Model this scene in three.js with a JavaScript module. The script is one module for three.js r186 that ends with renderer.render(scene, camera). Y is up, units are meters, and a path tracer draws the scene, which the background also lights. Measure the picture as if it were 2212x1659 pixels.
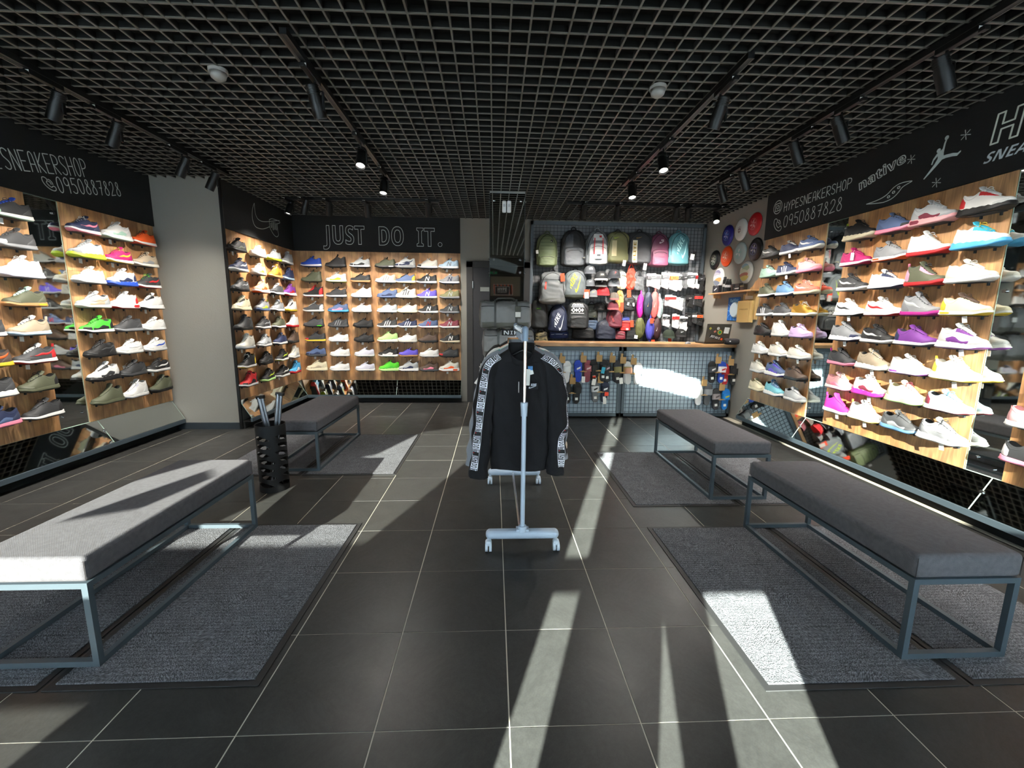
import * as THREE from 'three';
import { mergeGeometries } from 'three/addons/utils/BufferGeometryUtils.js';
import { RoundedBoxGeometry } from 'three/addons/geometries/RoundedBoxGeometry.js';
import { createNoise3D } from 'simplex-noise';

// ---------------------------------------------------------------- camera, sky, sun, exposure
const scene = new THREE.Scene();
const RAD = Math.PI / 180;
const camera = new THREE.PerspectiveCamera(84.39, 2212 / 1659, 0.05, 200);
camera.position.set(0, 1.3, 0);
camera.rotation.set(-9.0746 * RAD, -2.5333 * RAD, 0.6031 * RAD, 'YXZ');
scene.add(camera);
scene.background = new THREE.Color(0.7, 0.82, 1.0);
scene.backgroundIntensity = 3.2;
const sun = new THREE.DirectionalLight(new THREE.Color(1.0, 0.965, 0.91), 92);
sun.name = 'sun';
sun.position.set(-0.36 * 9, 0.334 * 9, 9).add(new THREE.Vector3(0, 0.8, -2.5));
sun.target.position.set(0, 0.8, -2.5); sun.target.name = 'sun_target';
sun.castShadow = true;
Object.assign(sun.shadow.camera, { left: -6, right: 6, top: 5, bottom: -5, near: 0.5, far: 30 });
sun.shadow.mapSize.set(2048, 2048);
scene.add(sun, sun.target);
const renderer = new THREE.WebGLRenderer({ antialias: true });
renderer.toneMapping = THREE.LinearToneMapping;
renderer.toneMappingExposure = 1.3;
renderer.shadowMap.enabled = true;
const SPOT = 9.6;                                   // candela of a track spotlight

// ---------------------------------------------------------------- helpers
let seed = 7;
const rnd = () => { seed = (seed * 1664525 + 1013904223) >>> 0; return seed / 4294967296; };
const rr = (a, b) => a + (b - a) * rnd();
const noise = createNoise3D(() => rnd());
const { clamp, smoothstep, lerp } = THREE.MathUtils;
const used = {};
function numbered(n) { const k = used[n] = (used[n] ?? -1) + 1; return k ? n + '_' + String(k).padStart(3, '0') : n; }
function sh(o) { o.castShadow = o.receiveShadow = true; return o; }
function thing(name, label, category, p = [0, 0, 0], turn = 0, group) {
  const o = new THREE.Group(); o.name = numbered(name); scene.add(o);
  o.position.set(...p); o.rotation.y = turn; o.userData = { label, category };
  if (group) o.userData.group = group;
  return o;
}
function struct(name) { const o = new THREE.Group(); o.name = numbered(name); o.userData = { kind: 'structure' }; scene.add(o); return o; }
function part(name, g, m, parent, label) {
  const o = sh(new THREE.Mesh(Array.isArray(g) ? merge(g) : g, m)); o.name = name; if (label) o.userData.label = label;
  parent.add(o); return o;
}
function clean(g) {
  g = g.index ? g.toNonIndexed() : g;
  for (const k of Object.keys(g.attributes)) if (!['position', 'normal', 'uv'].includes(k)) g.deleteAttribute(k);
  if (!g.attributes.normal) g.computeVertexNormals();
  if (!g.attributes.uv) g.setAttribute('uv', new THREE.BufferAttribute(new Float32Array(g.attributes.position.count * 2), 2));
  g.morphAttributes = {};
  return g;
}
const merge = (list) => list.length === 1 ? list[0] : mergeGeometries(list.map(clean));
const at = (g, x = 0, y = 0, z = 0, rx = 0, ry = 0, rz = 0) => { if (rx) g.rotateX(rx); if (ry) g.rotateY(ry); if (rz) g.rotateZ(rz); return g.translate(x, y, z); };
const box = (w, h, d, x, y, z, rx, ry, rz) => at(new THREE.BoxGeometry(w, h, d), x, y, z, rx, ry, rz);
const box2 = (x0, x1, y0, y1, z0, z1) => box(x1 - x0, y1 - y0, z1 - z0, (x0 + x1) / 2, (y0 + y1) / 2, (z0 + z1) / 2);
const rbox = (w, h, d, r, x, y, z, rx, ry, rz, s = 2) => at(new RoundedBoxGeometry(w, h, d, s, Math.min(r, w / 2.01, h / 2.01, d / 2.01)), x, y, z, rx, ry, rz);
const cyl = (r0, r1, h, x, y, z, rx, ry, rz, n = 20, open = false) => at(new THREE.CylinderGeometry(r0, r1, h, n, 1, open), x, y, z, rx, ry, rz);
const V = (x, y, z) => new THREE.Vector3(x, y, z);
const tube = (pts, r, n = 24, k = 8, closed = false) => new THREE.TubeGeometry(new THREE.CatmullRomCurve3(pts.map((p) => V(...p)), closed, 'centripetal'), n, r, k, closed);
const rod = (a, b, r, k = 10) => { const A = V(...a), B = V(...b), d = B.clone().sub(A), g = new THREE.CylinderGeometry(r, r, d.length(), k); g.applyQuaternion(new THREE.Quaternion().setFromUnitVectors(V(0, 1, 0), d.normalize())); return g.translate(...A.add(B).multiplyScalar(0.5).toArray()); };
function metricUV(g, s = 1, ox = 0, oy = 0, swap = false) {
  const p = g.attributes.position, n = g.attributes.normal, uv = new Float32Array(p.count * 2);
  for (let i = 0; i < p.count; i++) {
    const a = Math.abs(n.getX(i)), b = Math.abs(n.getY(i)), c = Math.abs(n.getZ(i));
    let u, v; if (a >= b && a >= c) { u = p.getZ(i); v = p.getY(i); } else if (b >= c) { u = p.getX(i); v = p.getZ(i); } else { u = p.getX(i); v = p.getY(i); }
    uv[i * 2] = (swap ? v : u) * s + ox; uv[i * 2 + 1] = (swap ? u : v) * s + oy;
  }
  g.setAttribute('uv', new THREE.BufferAttribute(uv, 2)); return g;
}
// a surface from a grid of points f(i, j) -> [x, y, z]
function grid(nu, nv, f, closeU = false, uvf) {
  const p = [], uv = [], ix = [];
  for (let j = 0; j <= nv; j++) for (let i = 0; i <= nu; i++) { p.push(...f(i / nu, j / nv)); uv.push(...(uvf ? uvf(i / nu, j / nv) : [i / nu, j / nv])); }
  for (let j = 0; j < nv; j++) for (let i = 0; i < nu; i++) { const a = j * (nu + 1) + i, b = a + 1, c = a + nu + 1, d = c + 1; ix.push(a, b, d, a, d, c); }
  const g = new THREE.BufferGeometry();
  g.setAttribute('position', new THREE.Float32BufferAttribute(p, 3)); g.setAttribute('uv', new THREE.Float32BufferAttribute(uv, 2)); g.setIndex(ix);
  g.computeVertexNormals();
  if (closeU) { const n = g.attributes.normal; for (let j = 0; j <= nv; j++) { const a = j * (nu + 1), b = a + nu, v = V(n.getX(a) + n.getX(b), n.getY(a) + n.getY(b), n.getZ(a) + n.getZ(b)).normalize(); n.setXYZ(a, v.x, v.y, v.z); n.setXYZ(b, v.x, v.y, v.z); } }
  return g;
}
const table = (rows) => (s) => { let i = 0; while (i < rows.length - 2 && s > rows[i + 1][0]) i++; const [a, x] = rows[i], [b, y] = rows[i + 1], t = clamp((s - a) / (b - a), 0, 1); const m0 = i ? (y - rows[i - 1][1]) / (b - rows[i - 1][0]) : (y - x) / (b - a), m1 = i < rows.length - 2 ? (rows[i + 2][1] - x) / (rows[i + 2][0] - a) : (y - x) / (b - a), h = b - a, t2 = t * t, t3 = t2 * t; return (2 * t3 - 3 * t2 + 1) * x + (t3 - 2 * t2 + t) * h * m0 + (-2 * t3 + 3 * t2) * y + (t3 - t2) * h * m1; };
const spow = (x, e) => Math.sign(x) * Math.pow(Math.abs(x), e);
const ends = (v, b, t, e = 2.4) => v < b ? Math.pow(Math.max(0, 1 - Math.pow((b - v) / b, e)), 1 / e) : v > 1 - t ? Math.pow(Math.max(0, 1 - Math.pow((v - 1 + t) / t, e)), 1 / e) : 1;

// ---------------------------------------------------------------- computed textures
function canvasTex(w, h, draw) {
  const c = document.createElement('canvas'); c.width = w; c.height = h; draw(c.getContext('2d'), w, h);
  const t = new THREE.CanvasTexture(c); t.colorSpace = THREE.SRGBColorSpace; t.anisotropy = 8; return t;
}
function dataTex(n, f, srgb = true) {
  const d = new Uint8Array(n * n * 4);
  for (let y = 0; y < n; y++) for (let x = 0; x < n; x++) { const c = f(x / n, y / n), i = (y * n + x) * 4; d[i] = c[0]; d[i + 1] = c[1]; d[i + 2] = c[2]; d[i + 3] = 255; }
  const t = new THREE.DataTexture(d, n, n); t.wrapS = t.wrapT = THREE.RepeatWrapping; t.magFilter = THREE.LinearFilter; t.minFilter = THREE.LinearMipmapLinearFilter; t.generateMipmaps = true;
  if (srgb) t.colorSpace = THREE.SRGBColorSpace; t.needsUpdate = true; return t;
}
// tileable noise: x, y in 0..1, f waves across
const tn = (x, y, fx, fy, z = 0) => { const a = x * 2 * Math.PI, b = y * 2 * Math.PI, r = fx / 6.28, q = fy / 6.28; return noise(Math.cos(a) * r + 3.1 * z, Math.sin(a) * r + Math.cos(b) * q, Math.sin(b) * q + z); };
const g3 = (v, r = 1, g = 1, b = 1) => [clamp(v * r, 0, 255), clamp(v * g, 0, 255), clamp(v * b, 0, 255)];
const woodTex = dataTex(512, (x, y) => {
  const w = tn(x, y, 9, 2.2, 1) * 0.5, fine = tn(x + w * 0.02, y, 95, 3, 2), mid = tn(x + w * 0.05, y, 26, 1.6, 3), knot = tn(x, y, 6, 5, 4);
  const v = 1 + 0.10 * mid + 0.07 * fine + 0.10 * knot + 0.03 * tn(x, y, 200, 12, 5);
  return [clamp(182 * v, 0, 255), clamp(139 * v * (1 + 0.02 * knot), 0, 255), clamp(97 * v, 0, 255)];
});
const carpetTex = dataTex(512, (x, y) => { const v = 86 + 42 * tn(x, y, 75, 75, 1) + 30 * tn(x, y, 140, 140, 2) + 7 * Math.sin(y * 6.2832 * 24) + 6 * tn(x, y, 5, 5, 3); return g3(v, 0.99, 1.0, 1.05); });
const carpetBump = dataTex(512, (x, y) => g3(128 + 80 * tn(x, y, 75, 75, 1) + 50 * tn(x, y, 140, 140, 2)), false);
const weaveBump = dataTex(256, (x, y) => g3(128 + 60 * Math.sin(x * 6.2832 * 40) * Math.sin(y * 6.2832 * 40) + 40 * tn(x, y, 90, 90, 1)), false);
const fabricTex = dataTex(256, (x, y) => { const v = 86 + 10 * tn(x, y, 120, 120, 1) + 5 * tn(x, y, 9, 9, 2); return g3(v, 1.0, 0.985, 1.03); });
const stoneTex = [1, 2, 3].map((k) => dataTex(256, (x, y) => { const v = 53 + 3 * tn(x, y, 4, 4, k) + 3 * tn(x, y, 22, 22, k + 9) + 4 * tn(x, y, 90, 90, k + 5); return g3(v, 1.0, 1.0, 0.975); }));
const stoneBump = dataTex(256, (x, y) => g3(128 + 30 * tn(x, y, 14, 14, 3) + 30 * tn(x, y, 60, 60, 4)), false);
const stoneRough = dataTex(256, (x, y) => g3(94 + 6 * tn(x, y, 5, 5, 8) + 6 * tn(x, y, 60, 60, 2)), false);
const plasterBump = dataTex(256, (x, y) => g3(128 + 60 * tn(x, y, 60, 60, 1) + 40 * tn(x, y, 120, 120, 2)), false);
const clothBump = dataTex(256, (x, y) => g3(128 + 55 * tn(x, y, 130, 60, 1) + 40 * tn(x, y, 14, 14, 6)), false);

// ---------------------------------------------------------------- materials
const mats = {};
function M(color, rough = 0.6, metal = 0, extra) {
  const k = color + '|' + rough + '|' + metal + (extra ? JSON.stringify(Object.keys(extra)) + (extra.key ?? '') : '');
  if (mats[k]) return mats[k];
  const { key, ...rest } = extra ?? {};
  return mats[k] = new THREE.MeshPhysicalMaterial({ color, roughness: rough, metalness: metal, ...rest });
}
const cloth = (hex) => M(hex, 0.88, 0, { bumpMap: clothBump, bumpScale: 0.0006, sheen: 0.25, sheenRoughness: 0.6, sheenColor: new THREE.Color(0.3, 0.3, 0.3) });
const nylon = (hex) => M(hex, 0.55, 0, { bumpMap: clothBump, bumpScale: 0.0004, key: 'nylon' });
const WOOD = new THREE.MeshPhysicalMaterial({ map: woodTex, roughness: 0.5, bumpMap: woodTex, bumpScale: 0.0004 });
const WOOD2 = new THREE.MeshPhysicalMaterial({ map: woodTex, color: 0xe9e0d6, roughness: 0.5, bumpMap: woodTex, bumpScale: 0.0004 });
const WOOD3 = new THREE.MeshPhysicalMaterial({ map: woodTex, color: 0xfff2e2, roughness: 0.5, bumpMap: woodTex, bumpScale: 0.0004 });
const PALEWOOD = new THREE.MeshPhysicalMaterial({ map: woodTex, color: 0xffffff, roughness: 0.45 });
const GREY = M(0x87847d, 0.9, 0, { bumpMap: plasterBump, bumpScale: 0.0008 });
const BOARD = M(0x0e0f10, 0.82, 0, { bumpMap: plasterBump, bumpScale: 0.0004 });
const BLACK = M(0x0a0a0a, 0.9), VOID = M(0x030303, 1);
const STEEL = M(0x46525a, 0.5, 0.25);
const DARKSTEEL = M(0x343c42, 0.5, 0.3);
const MIRROR = M(0xd9dedb, 0.03, 1);
const CHROME = M(0xd8d8da, 0.14, 1);
const GLASSEDGE = M(0x9db5a6, 0.25);
const BLACKMETAL = M(0x101112, 0.42, 0.2);
const WHITEPL = M(0xe8e8e6, 0.45);
const CARD = M(0xf0eee8, 0.75);
const KRAFT = M(0xb18d5c, 0.8);
const REDTAG = M(0xe8431f, 0.6);
const printMat = (t, rough = 0.7) => new THREE.MeshPhysicalMaterial({ map: t, roughness: rough });

// ---------------------------------------------------------------- room dimensions (metres)
const XL = -3.6, XR = 3.14, ZB = -6.42, ZF = 0.5, XA = -2.88, ZA = -4.82, YC = 2.68, YS = 2.195, YW = 0.33;

// floor: tiles on a bed of grout
{
  const f = struct('floor');
  part('grout_bed', metricUV(box2(XL - 0.15, XR + 0.15, -0.12, -0.0012, ZB - 0.15, ZF + 0.12)), M(0xb9b2a2, 0.9, 0, { key: 'grout' }), f);
  const P = 0.4275, S = P - 0.0042;
  const geos = [0, 1, 2, 3].map((k) => metricUV(new RoundedBoxGeometry(S, 0.02, S, 1, 0.0012), 1 / 0.6, k * 0.37, k * 0.61));
  const ms = stoneTex.map((t, k) => new THREE.MeshPhysicalMaterial({ map: t, roughness: 1, roughnessMap: stoneRough, bumpMap: stoneBump, bumpScale: 0.0001, color: [0xffffff, 0xf2f2f2, 0xfafafa][k], specularIntensity: 0.6 }));
  for (let i = -9; i <= 6; i++) for (let j = -4; j < 13; j++) {
    const x = 0.055 + P * (i + 0.5), z = -1.164 - P * (j + 0.5) + 0.002 * j; if (z > 0.55 || z < ZB - 0.1) continue;
    const m = part('tile', geos[(i * 7 + j * 3 + 70) % 4], ms[(i * 5 + j * 11 + 100) % 3], f); m.position.set(x, -0.01 + rr(-0.0004, 0.0004), z);
  }
}
// ceiling: black void with an open grid of blades under it
{
  const c = struct('ceiling');
  part('soffit', box2(XL - 0.15, XR + 0.15, 3.25, 3.35, ZB - 0.15, ZF + 0.15), VOID, c);
  part('void_lining', [box2(XL, XL + 0.01, YC + 0.045, 3.25, ZB, ZF), box2(XR - 0.01, XR, YC + 0.045, 3.25, ZB, ZF), box2(XL, XR, YC + 0.045, 3.25, ZB, ZB + 0.01), box2(XL, XR, YC + 0.045, 3.25, ZF - 0.01, ZF), box2(XL, XA + 0.01, YC + 0.045, 3.25, ZB, ZA + 0.01)], VOID, c);
  const H = 0.036, T = 0.0075, P = 0.0965, bm = [M(0x0a0a09, 0.6, 0.1), M(0x625e56, 0.5, 0.1)];
  const blade = (x0, x1, z0, z1, e) => mergeGeometries([clean(box2(x0, x1, 0.006, H, z0, z1)), clean(box2(x0 - (x1 - x0 < 0.1 ? e : 0), x1 + (x1 - x0 < 0.1 ? e : 0), 0, 0.006, z0 - (z1 - z0 < 0.1 ? e : 0), z1 + (z1 - z0 < 0.1 ? e : 0)))], true);
  const gx = blade(XL, XR, -T / 2, T / 2, 0.0008), gz = blade(-T / 2, T / 2, ZB, ZF, 0.0008);
  for (let k = 0; -0.31 - 0.0965 * 34 + k * P < XR - 0.02; k++) { const m = part('grid_blade', gz, bm, c); m.position.set(-0.31 - P * 34 + k * P, YC, 0); if (m.position.x < XL) m.visible = true; }
  for (let k = 0; ZB + 0.04 + k * P < ZF; k++) { const m = part('grid_blade', gx, bm, c); m.position.set(0, YC + 0.001, ZB + 0.04 + k * P); }
}
// walls
{
  let w = struct('wall_back');
  part('wall_face', metricUV(box2(XL - 0.15, XR + 0.15, 0, 3.25, ZB - 0.15, ZB)), GREY, w);
  w = struct('wall_left');
  part('wall_face', metricUV(box2(XL - 0.15, XL, 0, 3.25, ZB - 0.15, ZF + 0.15)), GREY, w);
  w = struct('wall_left_return');
  part('wall_face', metricUV(box2(XL, XA, 0, 3.25, ZB, ZA)), GREY, w);
  part('skirting', box2(XL, XA + 0.008, 0.0, 0.075, ZA, ZA + 0.012), DARKSTEEL, w);
  w = struct('wall_right');
  part('wall_face', metricUV(box2(XR, XR + 0.15, 0, 3.25, ZB - 0.15, ZF + 0.15)), GREY, w);
}
// black lettered boards above the shelves
function fascia(name, label, o, turn, w, tex, tw, tx) {
  const t = thing(name, label, 'sign board', o, turn);
  part('board', metricUV(box2(0, w, 0, YC - YS + 0.02, 0.001, 0.028)), BOARD, t);
  if (tex) { const p = part('lettering', new THREE.PlaneGeometry(tw, YC - YS), printMat(tex, 0.8), t); p.position.set(tx + tw / 2, (YC - YS) / 2, 0.0286); }
  return t;
}
// hand lettering in single strokes, each letter in a 0..1 square
const STROKES = {
  H: 'M0 0L0 1M1 0L1 1M0 .5L1 .5', Y: 'M0 0L.5 .5L1 0M.5 .5L.4 1', P: 'M0 1L0 0C.7 0 1 .1 1 .28C1 .5 .6 .55 0 .55', E: 'M1 0L0 0L0 1L1 1M0 .5L.8 .5', S: 'M1 .12C.7 -.05 0 -.05 .05 .25C.1 .5 .95 .5 .95 .78C.95 1.05 .3 1.05 0 .88', N: 'M0 1L0 0L1 1L1 0', A: 'M0 1L.15 .15C.3 -.05 .7 -.05 .85 .15L1 1M.08 .62L.92 .62', K: 'M0 0L0 1M1 0L0 .55L1 1', R: 'M0 1L0 0C.8 0 1 .1 1 .28C1 .5 .6 .52 0 .52L1 1', O: 'M.5 0C-.15 0 -.15 1 .5 1C1.15 1 1.15 0 .5 0',
  0: 'M.5 0C-.15 0 -.15 1 .5 1C1.15 1 1.15 0 .5 0', 9: 'M.95 .3C.95 -.1 .05 -.1 .05 .27C.05 .6 .95 .6 .95 .25L.8 1', 5: 'M1 0L.15 0L.1 .42C.6 .3 1 .5 .95 .75C.9 1.05 .3 1.05 0 .88', 8: 'M.5 .42C.1 .25 .2 0 .5 0C.8 0 .9 .25 .5 .42C-.2 .65 0 1 .5 1C1 1 1.15 .65 .5 .42', 7: 'M0 .05L1 0L.45 1M.25 .5L.85 .5', 2: 'M.05 .25C.1 -.1 1 -.1 .9 .3C.8 .6 .2 .75 0 1L1 .95',
};
function scrawl(c, text, x, y, w, h, gap, lw) {
  c.lineWidth = lw; c.lineCap = c.lineJoin = 'round';
  for (const ch of text) {
    const p = new Path2D(), src = STROKES[ch];
    for (const [, cmd, args] of src.matchAll(/([MLC])([^MLC]*)/g)) {
      const n = args.trim().split(/\s+/).map(Number), q = n.map((v, i) => i % 2 ? y + v * h : x + v * w);
      if (cmd === 'M') p.moveTo(...q); else if (cmd === 'L') p.lineTo(...q); else p.bezierCurveTo(...q);
    }
    c.stroke(p); x += w + gap;
  }
  return x;
}
const CHALK = '#c9cec9', BOARDCSS = "#0f1011";
function poly(c, pts, s, ox, oy, fill) { c.beginPath(); pts.forEach(([x, y], i) => c[i ? 'lineTo' : 'moveTo'](ox + x * s, oy + y * s)); c.closePath(); fill ? c.fill() : c.stroke(); }
function phone(c, x, y, s, lw) {
  c.save(); c.translate(x, y); c.scale(s, s); c.lineWidth = lw / s;
  c.beginPath(); c.moveTo(0.05, 0.05); c.bezierCurveTo(0.2, -0.05, 0.4, 0.05, 0.42, 0.22); c.bezierCurveTo(0.42, 0.32, 0.3, 0.34, 0.3, 0.4); c.bezierCurveTo(0.35, 0.55, 0.5, 0.72, 0.62, 0.74); c.bezierCurveTo(0.72, 0.7, 0.74, 0.62, 0.85, 0.66); c.bezierCurveTo(0.98, 0.75, 0.98, 0.9, 0.85, 0.98); c.bezierCurveTo(0.5, 1.1, -0.15, 0.5, 0.05, 0.05); c.stroke();
  c.beginPath(); c.arc(0.45, 0.5, 0.2, -1.4, 0.1); c.stroke(); c.beginPath(); c.arc(0.45, 0.5, 0.34, -1.4, 0.1); c.stroke(); c.restore();
}
function swoosh(c, x, y, w, h, fill) { c.beginPath(); c.moveTo(x, y + h * 0.62); c.bezierCurveTo(x - w * 0.14, y + h * 1.15, x + w * 0.2, y + h * 1.05, x + w, y); c.bezierCurveTo(x + w * 0.25, y + h * 0.62, x - w * 0.02, y + h * 0.98, x + w * 0.14, y + h * 0.25); c.bezierCurveTo(x + w * 0.08, y + h * 0.38, x + w * 0.03, y + h * 0.5, x, y + h * 0.62); c.closePath(); fill ? c.fill() : c.stroke(); }
function spark(c, x, y, s) { c.lineWidth = 3; for (let k = 0; k < 6; k++) { const a = k * Math.PI / 3 + 0.3; c.beginPath(); c.moveTo(x + Math.cos(a) * s * 0.35, y + Math.sin(a) * s * 0.35); c.lineTo(x + Math.cos(a) * s, y + Math.sin(a) * s); c.stroke(); } c.beginPath(); c.arc(x, y, s * 0.12, 0, 7); c.stroke(); }
function sign(w, h, draw) { return canvasTex(w, h, (c) => { c.fillStyle = BOARDCSS; c.fillRect(0, 0, w, h); for (let k = 0; k < 900; k++) { c.fillStyle = `rgba(${rnd() < 0.5 ? '40,42,44' : '10,10,11'},${rr(0.1, 0.3)})`; c.fillRect(rnd() * w, rnd() * h, rr(2, 26), rr(1, 4)); } c.strokeStyle = c.fillStyle = CHALK; draw(c); }); }
function stretched(c, text, x, y, w, h, font, stroke, skew = 0) { c.save(); c.font = font; const m = c.measureText(text); c.translate(x, y); c.transform(1, 0, skew, 1, 0, 0); c.scale(w / m.width, h / 72); c.lineWidth = stroke / ((w / m.width + h / 72) / 2); c.lineJoin = 'round'; stroke ? c.strokeText(text, 0, 72) : c.fillText(text, 0, 72); c.restore(); }
{
  // back: 2.39 m long
  const k = 600, tex = sign(1434, 291, (c) => {
    const f = 'bold 100px sans-serif';
    stretched(c, 'JUST', 286, 80, 336, 152, f, 4); stretched(c, 'DO', 728, 82, 230, 152, f, 4); stretched(c, 'IT', 1058, 86, 160, 152, f, 4);
    c.lineWidth = 4; c.beginPath(); c.arc(1262, 221, 17, 0, 7); c.stroke();
  });
  fascia('sign_board', 'black sign board lettered JUST DO IT in white outline above the back shoe shelves', [XA, YS, ZB], 0, 2.39, tex, 2.39, 0);
  // alcove: 1.6 m, swoosh with fingers
  const ta = sign(960, 291, (c) => {
    c.lineWidth = 5.2; c.strokeStyle = CHALK; c.translate(173, 8); c.scale(0.87, 0.8);
    c.beginPath(); c.moveTo(232, 50); c.bezierCurveTo(165, 130, 165, 255, 245, 258); c.bezierCurveTo(330, 262, 380, 235, 450, 205); c.lineTo(452, 140); c.lineTo(500, 120); c.bezierCurveTo(600, 110, 660, 110, 640, 128); c.lineTo(585, 150); c.lineTo(600, 245); c.bezierCurveTo(580, 300, 500, 280, 450, 205); c.moveTo(640, 105); c.bezierCurveTo(480, 140, 330, 210, 262, 175); c.bezierCurveTo(225, 150, 228, 100, 232, 50); c.stroke();
    for (const [x, y0, y1] of [[470, 165, 215], [500, 150, 240], [530, 145, 230], [560, 150, 225]]) { c.beginPath(); c.moveTo(x, y0); c.bezierCurveTo(x + 2, y1 + 8, x + 22, y1 + 8, x + 20, y0 - 8); c.stroke(); }
  });
  fascia('sign_board', 'black sign board with an outlined tick emblem above the alcove shoe shelves', [XA, YS, ZA], Math.PI / 2, 1.6, ta, 1.6, 0);
  // left wall, local x runs away from the camera, starting at z = 0.45
  const tl = sign(1500, 291, (c) => {
    c.translate(685, 124); c.rotate(-0.215);
    let x = scrawl(c, 'HYPE', -182, 2, 26, 84, 15, 4.5); scrawl(c, 'SNEAKERSHOP', -14, 2, 26, 84, 12, 4.5);
    phone(c, 130, 104, 60, 4); scrawl(c, '0950887828', 200, 100, 26, 70, 12.4, 4.5);
  });
  fascia('sign_board', 'black sign board with SNEAKERSHOP and phone number over the left wall', [XL, YS, -0.2], Math.PI / 2, 4.62, tl, 2.5, 2.12);
  // right wall, local x runs towards the camera from z = -4.96
  const K = 560, tr = sign(2048, 272, (c) => {
    const S2 = 4;
    c.lineWidth = S2; c.beginPath(); c.arc(107, 94, 38, 0, 7); c.stroke(); c.strokeRect(86, 73, 42, 42); c.beginPath(); c.arc(107, 94, 10, 0, 7); c.stroke();
    scrawl(c, 'HYPESNEAKERSHOP', 168, 86, 23, 48, 10, S2);
    phone(c, 84, 160, 80, S2); scrawl(c, '0950887828', 178, 164, 32, 64, 12.5, S2);
    c.save(); c.translate(694, 132); c.rotate(-0.24); stretched(c, 'native', 0, -12, 238, 44, 'bold 100px sans-serif', 4); c.restore();
    c.save(); c.translate(758, 188); c.scale(0.62, 0.5); c.translate(-745, -120);
    c.lineWidth = 7; c.beginPath(); c.moveTo(745, 218); c.bezierCurveTo(850, 216, 900, 205, 930, 170); c.bezierCurveTo(965, 128, 1000, 118, 1085, 138); c.bezierCurveTo(1100, 146, 1030, 150, 1015, 175); c.bezierCurveTo(985, 225, 950, 250, 880, 246); c.bezierCurveTo(830, 240, 800, 230, 745, 218); c.closePath(); c.stroke();
    for (const [x, y] of [[925, 212], [960, 185], [995, 158]]) { c.beginPath(); c.arc(x, y, 9, 0, 7); c.stroke(); }
    c.restore();
    spark(c, 952, 107, 18); spark(c, 1075, 235, 18); spark(c, 1157, 92, 18);
    // leaping figure with a ball
    c.fillStyle = '#b8c4c2';
    const J = [[0.52, 0.06], [0.56, 0.1], [0.535, 0.2], [0.52, 0.42], [0.53, 0.5], [0.6, 0.5], [0.78, 0.52], [0.9, 0.56], [0.98, 0.52], [0.985, 0.56], [0.9, 0.64], [0.78, 0.61], [0.6, 0.59], [0.5, 0.6], [0.38, 0.72], [0.2, 0.88], [0.06, 1.0], [0.03, 0.98], [0.14, 0.85], [0.3, 0.66], [0.37, 0.53], [0.36, 0.46], [0.27, 0.55], [0.24, 0.66], [0.2, 0.64], [0.24, 0.5], [0.33, 0.38], [0.42, 0.34], [0.47, 0.3], [0.49, 0.16]];
    poly(c, J, 138, 1014, 70, true); c.beginPath(); c.arc(1014 + 0.365 * 138, 70 + 0.315 * 138, 8, 0, 7); c.fill(); c.beginPath(); c.arc(1014 + 0.54 * 138, 70 + 0.04 * 138, 8, 0, 7); c.fill();
    c.strokeStyle = '#d9dfd2'; stretched(c, 'HYPE', 1244, 64, 350, 96, 'bold 100px sans-serif', 6, -0.1);
    c.fillStyle = '#c3cdd2'; stretched(c, 'SNEAKERSHOP', 1236, 186, 345, 34, 'bold italic 100px sans-serif', 0, -0.15);
  });
  fascia('sign_board', 'black sign board with a leaping figure and HYPE lettering over the right wall shoes', [XR, YS, -4.96], -Math.PI / 2, 5.4, tr, 2048 / K, 0);
}
// ---------------------------------------------------------------- shoe walls: planks, small shelves, mirrors
// local x runs along the wall, local z out into the room
function shoePanel(label, o, turn, w, shelves, pw = 0.195) {
  const t = thing('shoe_display_wall', label, 'display wall', o, turn);
  const H = YS - YW, n = Math.round(w / pw), p = w / n;
  for (let i = 0; i < n; i++) {
    const cut = rr(0.2, 0.8) * H;
    for (const [y0, y1] of [[0, cut], [cut, H]]) {
      const g = metricUV(box2(i * p + 0.0006, (i + 1) * p - 0.0006, YW + y0 + 0.0006, YW + y1 - 0.0006, 0.001, 0.014), 1.3, rnd(), rnd());
      part('plank', g, [WOOD, WOOD, WOOD2, WOOD3][Math.floor(rnd() * 4)], t);
    }
  }
  const sg = merge([rbox(0.17, 0.003, 0.085, 0.0012, 0, 0.0005, 0.056), rbox(0.012, 0.02, 0.012, 0.002, -0.055, -0.01, 0.02), rbox(0.012, 0.02, 0.012, 0.002, 0.055, -0.01, 0.02)]);
  for (const [x, y] of shelves) { const s = part('shelf', sg, DARKSTEEL, t); s.position.set(x, y - 0.0025, 0); }
  t.updateMatrixWorld(true);
  return t;
}
const ROWS = [1.968, 1.757, 1.545, 1.333, 1.118, 0.905, 0.69, 0.477];
const mirrorEdge = (w, h) => [box2(-0.004, 0, 0, h, 0.001, 0.007), box2(w, w + 0.004, 0, h, 0.001, 0.007), box2(0, w, h, h + 0.003, 0.001, 0.007), box2(0, w, -0.003, 0, 0.001, 0.007)];
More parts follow.
